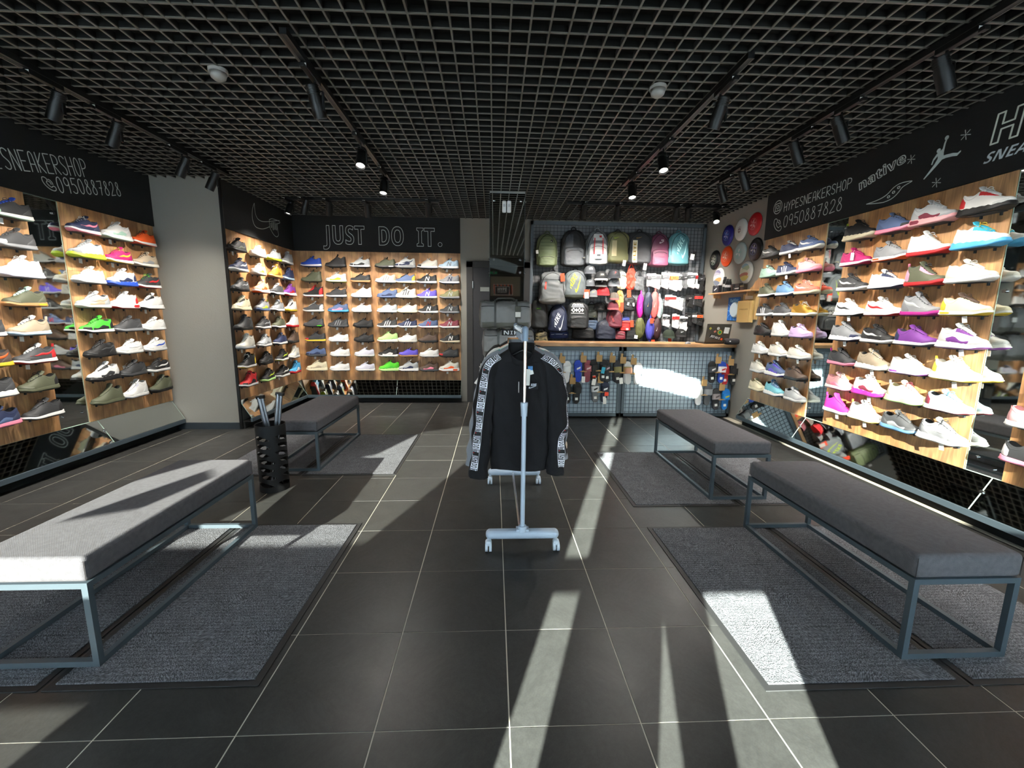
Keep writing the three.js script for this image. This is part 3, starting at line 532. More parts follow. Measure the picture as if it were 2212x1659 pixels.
track('black light track along the right wall', 2.23, -0.6, 2.23, -4.55);
track('black light track in front of the JUST DO IT wall', -2.56, -5.46, -0.66, -5.4);
track('black light track in front of the bag wall', 0.88, -5.36, 2.9, -5.4);
{
  const gl = 'spotlights on the left track', gr = 'spotlights on the right track', gb = 'spotlights before the back shoe wall', gg = 'spotlights before the bag wall';
  const nth = ['nearest', 'second nearest', 'third nearest', 'fourth nearest', 'farthest'];
  [[-2.2, -2.75], [-2.88, -3.1], [-3.28, -3.45], [-3.93, -3.95], [-4.31, -4.3]].forEach(([z, tz], i) => spot(`black spotlight on the left wall track, ${nth[i]} to the viewer`, gl, -2.62, z, XL, 0.6, tz, [0.62, 0.62, 0.66, 0.7, 0.65][i]));
  [[-1.5, -1.9, 0.55], [-2.23, -2.3, 0.55], [-2.87, -2.85, 0.6], [-3.27, -3.35, 0.6], [-3.93, -4.1, 0.65], [-4.3, -4.65, 0.65]].forEach(([z, tz, p], i) => spot(['black spotlight on the right track just outside the picture', ...nth.map((n) => `black spotlight on the right wall track, ${n} in view`)][i], gr, 2.23, z, XR, 0.6, tz, p));
  [[-2.45, -5.46, XA, -5.05, 0.85], [-2.25, -5.42, XA, -5.7, 0.85], [-1.99, -5.47, -2.35, ZB, 0.8], [-1.54, -5.5, -1.6, ZB, 0.9], [-0.79, -5.4, -0.85, ZB, 0.9]].forEach(([x, z, tx, tz, p], i) => spot(`black spotlight ${['at the left end', 'second from the left', 'in the middle', 'second from the right', 'at the right end'][i]} of the track before the back shoe wall`, gb, x, z, tx, 0.65, tz, p, 2.565));
  [[1.08, -5.35, 1.0, ZB, 0.7], [1.5, -5.37, 1.6, ZB, 0.8], [2.23, -5.38, 2.35, ZB, 1.0], [2.38, -5.38, 2.75, ZB, 1.0]].forEach(([x, z, tx, tz, p], i) => spot(`black spotlight before the bag wall, ${['leftmost', 'second from left', 'third from left', 'fourth from left'][i]}`, gg, x, z, tx, 1.0, tz, p * 1.15, 2.565));
  spot('lit spotlight at the corner of the bag wall facing the viewer', gg, 2.76, -5.42, 2.2, 0.2, -3.6, 0.5, 2.54);
  spot('unlit looking spotlight nearest on the track over the left benches', 'spotlights over the left benches', -1.03, -2.72, -0.7, 0.2, -3.6, 0.28);
  spot('glowing spotlight in the middle of the track over the left benches', 'spotlights over the left benches', -1.04, -3.6, -1.0, 0.1, -2.4, 0.28);
  spot('glowing spotlight at the far end of the track over the left benches', 'spotlights over the left benches', -1.05, -4.33, -1.1, 0.1, -3.4, 0.28);
  spot('dark ribbed spotlight nearest on the track over the right benches', 'spotlights over the right benches', 1.34, -2.7, 1.0, 0.2, -3.7, 0.28);
  spot('glowing spotlight in the middle of the track over the right benches', 'spotlights over the right benches', 1.33, -3.53, 1.3, 0.1, -2.4, 0.28);
  spot('glowing spotlight at the far end of the track over the right benches', 'spotlights over the right benches', 1.33, -4.29, 1.3, 0.1, -3.3, 0.28);
}
for (const [x, z, l] of [[-1.59, -2.76, 'left'], [0.99, -2.78, 'right']]) {
  const t = thing('smoke_detector', `white smoke detector hanging under the ${l} half of the ceiling grid`, 'smoke detector', [x, 2.63, z], 0, 'smoke detectors');
  part('base', cyl(0.05, 0.05, 0.02, 0, 0.045, 0, 0, 0, 0, 24), M(0x9a9690, 0.6), t); part('housing', new THREE.LatheGeometry([[0.001, -0.005], [0.022, -0.004], [0.038, 0.008], [0.046, 0.034], [0.001, 0.036]].map(([a, b]) => new THREE.Vector2(a, b)), 24), M(0x9a9690, 0.5), t); part('stem', cyl(0.012, 0.012, 0.06, 0, 0.08, 0), BLACKMETAL, t);
}

// ---------------------------------------------------------------- door, mirrored column
{
  const t = struct('door_1'); t.position.set(-0.40, 0, ZB);
  const dm = M(0x26262a, 0.6), W = 0.93;
  part('door_frame', [box2(0, 0.09, 0, 2.08, 0, 0.05), box2(W - 0.09, W, 0, 2.08, 0, 0.05), box2(0, W, 2.0, 2.09, 0, 0.05)], M(0x2c2b2b, 0.6), t);
  part('door_leaf', [box2(0.09, W - 0.09, 0.01, 2.0, 0, 0.03), box2(0.09, 0.2, 0.01, 2.0, 0.03, 0.036), box2(W - 0.2, W - 0.09, 0.01, 2.0, 0.03, 0.036), box2(0.2, W - 0.2, 1.87, 2.0, 0.03, 0.036)], dm, t);
  part('glass_strip', box2(0.2, W - 0.2, 1.66, 1.72, 0.03, 0.034), M(0x8a8d88, 0.3), t);
  part('hinge', cyl(0.008, 0.008, 0.1, 0.092, 1.75, 0.056), CHROME, t);
}
{
  const t = struct('column'); t.position.set(0.15, 0, -5.02);
  part('core', box2(-0.195, 0.195, 0, 2.68, -0.43, -0.008), DARKSTEEL, t);
  part('cap_strip', box2(-0.2, 0.2, 2.655, 2.68, -0.008, 0.006), M(0x8c8c88, 0.4, 0.3), t);
}
{
  const seam = 1.87;
  for (const [y0, y1, l] of [[0.02, seam - 0.002, 'lower mirror pane on the front of the central column'], [seam + 0.002, 2.655, 'upper mirror pane on the front of the central column']]) {
    const t = thing('wall_mirror', l, 'mirror', [-0.045, y0, -5.027]);
    const f = part('mirror_face', box2(0, 0.39, 0, y1 - y0, 0.001, 0.006), MIRROR, t), e = part('glass_edge', mirrorEdge(0.39, y1 - y0), DARKSTEEL, t);
    for (const [x, y] of [[0.045, 0.07], [0.345, 0.07], [0.045, y1 - y0 - 0.07], [0.345, y1 - y0 - 0.07]]) part('mirror_clip', cyl(0.012, 0.012, 0.014, x, y, 0.012, Math.PI / 2, 0, 0, 16), CHROME, t);
    t.rotation.x = 0.006; t.position.z += 0.004;
  }
  for (const [y0, y1, l] of [[0.02, seam - 0.002, 'lower'], [seam + 0.002, 2.655, 'upper']]) for (const [x, r, s] of [[-0.047, -Math.PI / 2, 'left'], [0.347, Math.PI / 2, 'right']]) {
    const t = thing('wall_mirror', `${l} mirror pane on the ${s} side of the central column`, 'mirror', [x, y0, r < 0 ? -5.44 : -5.03], r);
    part('mirror_face', box2(0, 0.4, 0, y1 - y0, 0.001, 0.005), MIRROR, t);
    for (const [px, y] of [[0.36, 0.07], [0.36, y1 - y0 - 0.07]]) part('mirror_clip', cyl(0.012, 0.012, 0.012, r < 0 ? px : 0.4 - px, y, 0.01, Math.PI / 2, 0, 0, 14), CHROME, t);
  }
  for (const [x, s] of [[0.113, 'left'], [0.168, 'right']]) { const t = thing('wall_sensor', `small white sensor at the top of the column, ${s} of two`, 'sensor', [x, 2.515, -5.005], 0, 'twin white sensors'); part('case', rbox(0.046, 0.125, 0.026, 0.016, 0, 0, 0, 0, 0, 0, 4), WHITEPL, t); part('window', rbox(0.026, 0.03, 0.004, 0.002, 0, 0.01, 0.0135), M(0xc9c9cb, 0.3), t); }
}

// ---------------------------------------------------------------- wire grids
function wires(w, h, p, r) { const l = []; for (let x = p / 2; x < w; x += p) l.push(box(r * 2, h, r * 2, x, h / 2, r)); for (let y = p / 2; y < h; y += p) l.push(box(w, r * 2, r * 2, w / 2, y, 3 * r)); return l; }
{
  const t = thing('wire_grid_panel', 'tall grey wire grid panel carrying the bags behind the counter', 'wire grid', [0.53, 0.05, ZB + 0.03]);
  const W = 2.585, H = 2.61;
  part('frame', [box2(0, W, H - 0.05, H, 0, 0.03), box2(0, 0.04, 0, H, 0, 0.03), box2(W - 0.04, W, 0, H, 0, 0.03), box2(0, W, 0, 0.04, 0, 0.03), box2(0, 0.2, 1.38, 1.42, 0, 0.03)], M(0x5a6268, 0.5, 0.25), t);
  part('backing_board', box2(0.01, W - 0.01, 0.01, H - 0.01, -0.025, -0.02), M(0x7b7c7f, 0.8), t);
  const g = part('wire_mesh', wires(W, H, 0.052, 0.0022), M(0x2a2d31, 0.5, 0.3), t); g.userData.kind = 'stuff';
}
{
  const t = thing('sales_counter', 'long shop counter with pale wood top and grey wire grid front', 'counter', [0.55, 0, -5.37]);
  const W = 2.575;
  part('countertop', metricUV(rbox(W + 0.03, 0.04, 0.52, 0.003, W / 2 - 0.005, 0.95, -0.24), 1, 0.3, 0.1, true), PALEWOOD, t);
  part('carcass', [box2(0, W, 0.06, 0.93, -0.44, -0.012)], M(0x3f4a52, 0.6, 0.1), t);
  part('plinth_strip', box2(0, W, 0, 0.06, -0.42, -0.03), BLACK, t);
  for (const [x0, x1] of [[0.02, 1.09], [1.12, 2.565]]) {
    part('panel_frame', [box2(x0, x1, 0.875, 0.925, -0.012, 0.012), box2(x0, x1, 0.02, 0.06, -0.012, 0.012), box2(x0, x0 + 0.035, 0.02, 0.925, -0.012, 0.012), box2(x1 - 0.035, x1, 0.02, 0.925, -0.012, 0.012)], STEEL, t);
    part('panel_sheet', box2(x0 + 0.03, x1 - 0.03, 0.05, 0.88, -0.01, -0.006), M(0x93a3af, 0.4, 0.1), t);
    const g = part('wire_mesh', wires(x1 - x0 - 0.06, 0.82, 0.052, 0.0022), M(0x3d4852, 0.45, 0.3), t); g.userData.kind = 'stuff'; g.position.set(x0 + 0.03, 0.055, 0);
    for (const x of [x0 + 0.1, x1 - 0.1]) part('screw', cyl(0.008, 0.008, 0.006, x, 0.83, 0.012, Math.PI / 2, 0, 0, 12), CHROME, t);
  }
}

// ---------------------------------------------------------------- benches and mats
{
  const FAB = new THREE.MeshPhysicalMaterial({ map: fabricTex, roughness: 0.95, bumpMap: weaveBump, bumpScale: 0.0006, sheen: 0.2, sheenRoughness: 0.5, sheenColor: new THREE.Color(0.5, 0.46, 0.5) });
  function bench(label, x, z, L) {
    const t = thing('bench', label, 'bench', [x, 0, z], 0, 'upholstered benches'), W = 0.42, H = 0.345, q = 0.022;
    // padded seat: a cushion whose top swells gently
    const seat = new RoundedBoxGeometry(W, 0.095, L, 5, 0.02), p = seat.attributes.position;
    for (let i = 0; i < p.count; i++) if (p.getY(i) > 0.02) p.setY(i, p.getY(i) + 0.008 * (1 - (p.getX(i) / W * 2) ** 4) * (1 - (p.getZ(i) / L * 2) ** 8));
    seat.computeVertexNormals();
    part('seat_cushion', metricUV(at(seat, 0, H + 0.0475, 0), 4), FAB, t);
    for (const sx of [-1, 1]) for (const sz of [-1, 1]) part('seam', box(0.0025, 0.075, 0.0025, sx * (W / 2 - 0.004), H + 0.045, sz * (L / 2 - 0.004), 0, Math.PI / 4), M(0x2a2729, 0.9), t);
    const y0 = 0.0088, a = W / 2 - q / 2, b = L / 2 - q / 2;
    for (const sx of [-1, 1]) for (const sz of [-1, 1]) part('leg', box(q, H - y0, q, sx * a, y0 + (H - y0) / 2, sz * b), STEEL, t);
    for (const sz of [-1, 1]) { part('cross_bar', box(W - 2 * q, q, q, 0, H - q / 2, sz * b), STEEL, t); part('floor_bar', box(W - 2 * q, q, q, 0, y0 + q / 2, sz * b), STEEL, t); }
    for (const sx of [-1, 1]) { part('side_bar', box(q, q, L - 2 * q, sx * a, H - q / 2, 0), STEEL, t); part('floor_bar', box(q, q, L - 2 * q, sx * a, y0 + q / 2, 0), STEEL, t); }
  }
  bench('dark upholstered bench at the left front with its seat in the sun', -1.655, -1.97, 1.06);
  bench('dark upholstered bench at the left back behind the umbrella bin', -1.655, -3.99, 1.1);
  bench('dark upholstered bench at the right front, nearest on that side', 1.785, -1.905, 1.05);
  bench('dark upholstered bench at the right back by the counter', 1.77, -3.36, 1.08);
  const PILE = new THREE.MeshPhysicalMaterial({ map: carpetTex, roughness: 1, bumpMap: carpetBump, bumpScale: 0.003 }), RUB = M(0x1c1c1d, 0.6);
  function mat(label, x0, x1, z0, z1) {
    const t = thing('door_mat', label, 'mat', [(x0 + x1) / 2, 0, (z0 + z1) / 2], 0, 'ribbed carpet mats'), w = x1 - x0, l = z1 - z0;
    part('rubber_border', [rbox(w, 0.004, l, 0.0015, 0, 0.002, 0)], RUB, t);
    part('pile', metricUV(rbox(w - 0.05, 0.006, l - 0.05, 0.002, 0, 0.0055, 0), 2.2, x0, z0), PILE, t);
  }
  mat('grey carpet mat under the left front bench on the aisle side', -1.56, -0.825, -2.535, -1.345);
  mat('grey carpet mat under the left front bench on the wall side', -2.31, -1.575, -2.535, -1.345);
  mat('grey carpet mat under the left back bench on the aisle side', -1.56, -0.8, -4.57, -3.36);
  mat('grey carpet mat under the left back bench on the wall side', -2.32, -1.575, -4.57, -3.36);
  mat('grey carpet mat under the right front bench on the aisle side', 0.965, 1.72, -2.445, -1.265);
  mat('grey carpet mat under the right front bench on the wall side', 1.735, 2.48, -2.445, -1.265);
  mat('grey carpet mat under the right back bench on the aisle side', 0.975, 1.735, -3.925, -2.735);
  mat('grey carpet mat under the right back bench on the wall side', 1.75, 2.49, -3.925, -2.735);
}

// ---------------------------------------------------------------- umbrella bin with cut out waves
{
  const t = thing('umbrella_bin', 'black metal umbrella bin with leaf shaped cut outs on the floor beside the left benches', 'bin', [-1.645, 0, -3.11], 0.6);
  const R = 0.1, H = 0.5, nu = 150, nv = 140, hole = (u, v) => { const y = v * H; if (y < 0.04 || y > 0.44) return false; const row = Math.floor((y - 0.03) / 0.058), yc = 0.06 + row * 0.058, k = u * 4 + (row % 2) * 0.12 + 0.1 * Math.sin(row), f = k - Math.floor(k), c = (f - 0.5) / 0.40; if (Math.abs(c) > 1) return false; const mid = yc + 0.014 * (f - 0.5) * 2, th = 0.019 * Math.pow(1 - c * c, 0.8) * (0.6 + 0.5 * f); return Math.abs(y - mid) < th; };
  const p = [], ix = [], P = (i, j, r) => { const a = (i / nu) * 2 * Math.PI; return [Math.cos(a) * r, (j / nv) * H, Math.sin(a) * r]; };
  const id = new Map(), vtx = (i, j, o) => { i = (i + nu) % nu; const k = i + j * 1000 + o * 1e6; if (!id.has(k)) { id.set(k, p.length / 3); p.push(...P(i, j, o ? R - 0.002 : R)); } return id.get(k); };
  const solid = (i, j) => j >= 0 && j < nv && !hole((((i + nu) % nu) + 0.5) / nu, (j + 0.5) / nv), quad = (a, b, c, d) => ix.push(a, b, c, a, c, d);
  for (let j = 0; j < nv; j++) for (let i = 0; i < nu; i++) if (solid(i, j)) {
    quad(vtx(i, j, 0), vtx(i, j + 1, 0), vtx(i + 1, j + 1, 0), vtx(i + 1, j, 0)); quad(vtx(i, j, 1), vtx(i + 1, j, 1), vtx(i + 1, j + 1, 1), vtx(i, j + 1, 1));
    if (!solid(i - 1, j)) quad(vtx(i, j, 0), vtx(i, j, 1), vtx(i, j + 1, 1), vtx(i, j + 1, 0)); if (!solid(i + 1, j)) quad(vtx(i + 1, j, 0), vtx(i + 1, j + 1, 0), vtx(i + 1, j + 1, 1), vtx(i + 1, j, 1));
    if (!solid(i, j - 1)) quad(vtx(i, j, 0), vtx(i + 1, j, 0), vtx(i + 1, j, 1), vtx(i, j, 1)); if (!solid(i, j + 1)) quad(vtx(i, j + 1, 0), vtx(i, j + 1, 1), vtx(i + 1, j + 1, 1), vtx(i + 1, j + 1, 0));
  }
  const g = new THREE.BufferGeometry(); g.setAttribute('position', new THREE.Float32BufferAttribute(p, 3)); g.setIndex(ix); 
  const flat = g.toNonIndexed(); flat.computeVertexNormals();
  part('pierced_shell', flat, M(0x1b1c1e, 0.45, 0.4), t);
  part('bottom_plate', cyl(R - 0.001, R - 0.001, 0.006, 0, 0.008, 0, 0, 0, 0, 40), M(0x1b1c1e, 0.45, 0.4), t);
  part('rolled_rim', at(new THREE.TorusGeometry(R - 0.001, 0.0025, 8, 60), 0, H, 0, Math.PI / 2), M(0x1b1c1e, 0.45, 0.4), t);
  const pole = (label, a, b) => { const o = thing('metal_pole', label, 'metal pole', [0, 0, 0]); const A = V(...a), B = V(...b); part('tube', [rod(a, b, 0.016, 16), rod([a[0] + 0.022, a[1], a[2]], [b[0] + 0.022, b[1], b[2]], 0.009, 12)], M(0x8f939a, 0.25, 0.9), o); const d = B.clone().sub(A).normalize(), c = part('end_cap', [box(0.052, 0.022, 0.03, 0.01, 0, 0)], BLACKMETAL, o); c.position.copy(B); c.quaternion.setFromUnitVectors(V(0, 1, 0), d); };
  pole('bright metal pole leaning left out of the umbrella bin', [-1.615, 0.02, -3.12], [-1.703, 0.70, -3.1]);
  pole('bright metal pole leaning right out of the umbrella bin', [-1.66, 0.02, -3.1], [-1.578, 0.72, -3.13]);
}

// ---------------------------------------------------------------- clothes rack
const RKM = M(0xbccbdd, 0.42, 0.1), RX = 0.165, RZ0 = -2.22, RZ1 = -3.18, BAR = 1.225;
{
  const t = thing('clothes_rack', 'pale blue clothes rail on castors in the middle of the shop', 'clothes rack', [RX, 0, (RZ0 + RZ1) / 2]);
  const dz = (RZ0 - RZ1) / 2;
  for (const s of [1, -1]) {
    const z = s * dz, zz = z;
    const b = rbox(0.41, 0.05, 0.062, 0.024, 0, 0.092, zz, 0, 0, 0, 4);
    part('foot', [b, cyl(0.022, 0.03, 0.03, 0.0, 0.125, zz), box(0.07, 0.02, 0.04, 0, 0.116, zz)], RKM, t);
    for (const sx of [-1, 1]) { const w = part('castor', [cyl(0.025, 0.025, 0.014, sx * 0.19 - 0.011, 0.025, zz + 0.02, 0, 0, Math.PI / 2, 22), cyl(0.025, 0.025, 0.014, sx * 0.19 + 0.011, 0.025, zz + 0.02, 0, 0, Math.PI / 2, 22), rbox(0.036, 0.03, 0.045, 0.012, sx * 0.19, 0.046, zz + 0.012), cyl(0.008, 0.008, 0.03, sx * 0.19, 0.065, zz)], M(0xd3dde8, 0.4), t); }
    part('lower_post', rod([0, 0.11, zz], [0, 0.82, zz], 0.0125, 18), RKM, t);
    part('height_collar', [cyl(0.019, 0.017, 0.06, 0, 0.8, zz, 0, 0, 0, 20), cyl(0.02, 0.02, 0.02, 0, 0.835, zz, 0, 0, 0, 20)], RKM, t);
    part('upper_post', rod([0, 0.82, zz], [0, BAR - 0.03, zz], 0.0095, 18), CHROME, t);
    part('corner_cap', [cyl(0.0165, 0.0155, 0.06, 0, BAR - 0.022, zz, 0, 0, 0, 18), at(new THREE.SphereGeometry(0.0175, 18, 12), 0, BAR + 0.008, zz), cyl(0.0155, 0.0155, 0.04, 0, BAR, zz - s * 0.022, Math.PI / 2, 0, 0, 18)], M(0x8497ad, 0.4, 0.1), t);
  }
  part('hanging_bar', rod([0, BAR, -dz + 0.02], [0, BAR, dz - 0.02], 0.0095, 16), CHROME, t);
  part('base_bar', [rod([-0.012, 0.098, -dz], [-0.012, 0.098, dz], 0.008, 12)], CHROME, t);
}
// garment hanging from the bar: torso, two sleeves, collar
const tapeTex = canvasTex(1024, 64, (c, w, h) => {
  c.fillStyle = '#121214'; c.fillRect(0, 0, w, h); c.fillStyle = '#e7e6ee'; c.fillRect(0, 1, w, 3); c.fillRect(0, h - 4, w, 3);
  const per = 256; for (let k = 0; k < 4; k++) { const x = k * per; stretched(c, 'JUST', x + 8, 9, 88, 46, 'bold 100px sans-serif', 0); c.fillStyle = '#e7e6ee'; c.fillRect(x + 102, 4, 78, h - 8); c.fillStyle = '#121214'; stretched(c, 'DO', x + 112, 9, 58, 46, 'bold 100px sans-serif', 0); c.fillStyle = '#e7e6ee'; stretched(c, 'IT', x + 186, 9, 34, 46, 'bold 100px sans-serif', 0); c.fillStyle = '#c22026'; c.fillRect(x + 226, 44, 10, 10); c.fillStyle = '#e7e6ee'; }
});
tapeTex.wrapS = THREE.RepeatWrapping;
const TAPE = new THREE.MeshPhysicalMaterial({ map: tapeTex, roughness: 0.7 });
function garment(label, cat, z, o) {
  const t = thing(o.name ?? 'jacket', label, cat, [RX + (o.dx ?? 0), 0, z], o.turn ?? 0, 'clothes on the rail'), mt = o.mat ?? cloth(o.hex), W = o.w ?? 1, top = BAR - 0.105 + (o.dy ?? 0), hem = o.hem ?? 0.46, H = top - hem, ph = o.ph ?? 1;
  const half = table([[0, 0.163], [0.05, 0.172], [0.12, 0.17], [0.35, 0.163], [0.6, 0.164], [0.75, 0.17], [0.85, 0.172], [0.9, 0.16], [0.95, 0.128], [1, 0.076]]), dep = table([[0, 0.042], [0.1, 0.05], [0.5, 0.052], [0.8, 0.05], [0.92, 0.042], [1, 0.04]]);
  const fold = (u, v, a) => 0.007 * Math.sin(a * 5 + 2 * Math.sin(v * 7 + ph) + ph) * (1 - smoothstep(v, 0.6, 0.95)) + 0.008 * noise(Math.cos(a) * 1.6 + ph, v * 3.4, Math.sin(a) * 1.6) + 0.003 * noise(Math.cos(a) * 5, v * 9 + ph, Math.sin(a) * 5);
  part('torso', grid(72, 46, (u, v) => { const a = u * 2 * Math.PI, r = 1 + fold(u, v, a) / 0.06, x = half(v) * W * spow(Math.cos(a), 0.75), zz = dep(v) * spow(Math.sin(a), 0.8) * r + (v < 0.1 ? 0.004 * Math.sin(a * 9) : 0); return [x, hem + H * v + (v < 0.02 ? 0.006 * Math.sin(a * 3 + ph) : 0) - (v > 0.86 && Math.sin(a) > 0 ? 0.085 * ((v - 0.86) / 0.14) ** 1.5 * Math.sin(a) * Math.exp(-((Math.cos(a) / 0.75) ** 4)) : 0), zz]; }, true), mt, t);
  if (o.rib !== false) part('hem_band', grid(72, 3, (u, v) => { const a = u * 2 * Math.PI, x = (half(0) * W + 0.003 + (v > 0.9 ? -0.006 : 0)) * spow(Math.cos(a), 0.75), zz = (dep(0) + 0.004) * spow(Math.sin(a), 0.8) * (1 + fold(u, 0.02, a) / 0.1); return [x, hem - 0.004 + v * 0.055 + 0.006 * Math.sin(a * 3 + ph), zz]; }, true), mt, t);
  for (const s of [-1, 1]) {
    if (o.sleeves === false) break;
    const cuffY = o.cuff ? o.cuff[s < 0 ? 0 : 1] : 0.45, out = o.out ? o.out[s < 0 ? 0 : 1] : 0.235;
    const mid = o.mid ? o.mid[s < 0 ? 0 : 1] : 0.205 + 0.5 * (out - 0.235);
    const path = new THREE.CatmullRomCurve3([V(s * 0.105 * W, top - 0.048, 0), V(s * 0.16 * W, top - 0.1, 0.004), V(s * 0.19 * W, top - 0.21, 0.012), V(s * lerp(0.2, mid, 0.5), lerp(top, cuffY, 0.5), 0.024), V(s * mid, lerp(top, cuffY, 0.72), 0.032), V(s * out, cuffY, 0.036)], false, 'centripetal');
    const rad = table([[0, 0.034], [0.1, 0.05], [0.3, 0.056], [0.6, 0.053], [0.9, 0.05], [1, 0.052]]), N = 44, fr = [];
    for (let i = 0; i <= N; i++) { const p = path.getPointAt(i / N), d = path.getTangentAt(i / N), f = V(0, 0, 1).sub(d.clone().multiplyScalar(d.z)).normalize(), x = d.clone().cross(f).normalize(); fr.push([p, f, x]); }
    const surf = (v, a, off = 0) => { const i = Math.min(N - 1, Math.floor(v * N)), k = v * N - i, A = fr[i], B = fr[i + 1], p = A[0].clone().lerp(B[0], k), f = A[1].clone().lerp(B[1], k), x = A[2].clone().lerp(B[2], k), r = rad(v) + off + (0.006 * noise(v * 6 + ph * 3 + s * 5, Math.cos(a) * 1.3, Math.sin(a) * 1.3) + 0.004 * Math.sin(v * 26 + 2 * Math.cos(a) + ph) * smoothstep(v, 0.25, 0.6)) * smoothstep(v, 0, 0.2); return p.add(f.multiplyScalar(Math.sin(a) * r * 0.72)).add(x.multiplyScalar(Math.cos(a) * r)); };
    part('sleeve', grid(30, N, (u, v) => surf(v, u * 2 * Math.PI).toArray(), true), mt, t);
    if (o.rib !== false) part('cuff', grid(30, 3, (u, v) => surf(0.93 + 0.069 * v, u * 2 * Math.PI, 0.0025 - (v < 0.1 || v > 0.9 ? 0.002 : 0)).toArray(), true), mt, t);
    if (o.tape) {
      const aim = table(s < 0 ? [[0, 0.95], [0.1, 1.0], [0.3, 1.25], [0.6, 1.2], [1, 0.95]] : [[0, 2.2], [0.1, 2.3], [0.28, 3.2], [0.55, 3.1], [0.7, 1.95], [1, 2.35]]);
      part('lettered_tape', grid(6, 90, (u, v) => { const vv = lerp(0.0, 0.93, v), a = aim(vv), w = 0.0215 / rad(vv); return surf(vv, a + (u - 0.5) * 2 * w, 0.0035).toArray(); }, false, (u, v) => [v * 1.45, u]), TAPE, t);
    }
  }
  if (o.collar !== false) {
    const ch = o.collarH ?? 0.05;
    part('collar', [grid(40, 6, (u, v) => { const a = u * 2 * Math.PI, f = Math.sin(a) > 0 ? Math.sin(a) : 0, w = 0.074 - 0.004 * v, q = v < 0.7 ? v / 0.7 : 1 - (v - 0.7) / 0.3 * 0.9, ins = v < 0.7 ? 0 : 0.006; return [(w - ins) * spow(Math.cos(a), 0.85), top - 0.012 - 0.078 * f + ch * q * (1 - 0.2 * f), (0.046 - ins) * spow(Math.sin(a), 0.85) + 0.004]; }, true)], mt, t);
    part('inner_back', grid(16, 6, (u, v) => { const a = Math.PI + u * Math.PI; return [0.064 * Math.cos(a), top + 0.02 - 0.11 * v, 0.036 * Math.sin(a) * (1 - 0.6 * v) + 0.004]; }), M(0x0d0d10, 0.9), t);
  }
  return t;
}
function hanger(label, z, mt, dx = 0) {
  const t = thing('clothes_hanger', label, 'hanger', [RX + dx, BAR, z], 0, 'hangers on the rail');
  part('hook', tube([[0.014, -0.004, 0], [0.0175, 0.008, 0], [0.008, 0.0205, 0], [-0.006, 0.019, 0], [-0.0165, 0.007, 0], [-0.0145, -0.012, 0], [0, -0.028, 0], [0, -0.06, 0], [0, -0.108, 0]], 0.003, 26, 8), CHROME, t);
  part('shoulder_bar', [tube([[-0.12, -0.172, 0], [-0.075, -0.145, 0], [-0.02, -0.115, 0], [0, -0.108, 0], [0.02, -0.115, 0], [0.075, -0.145, 0], [0.12, -0.172, 0]], 0.007, 26, 8), box(0.22, 0.007, 0.006, 0, -0.172, 0)], mt, t);
  part('size_marker', [rbox(0.03, 0.04, 0.02, 0.006, 0, -0.04, 0.0)], M(0xc4d2e2, 0.15, 0, { transmission: 0.6, thickness: 0.01, ior: 1.45, key: 'clear' }), t);
}
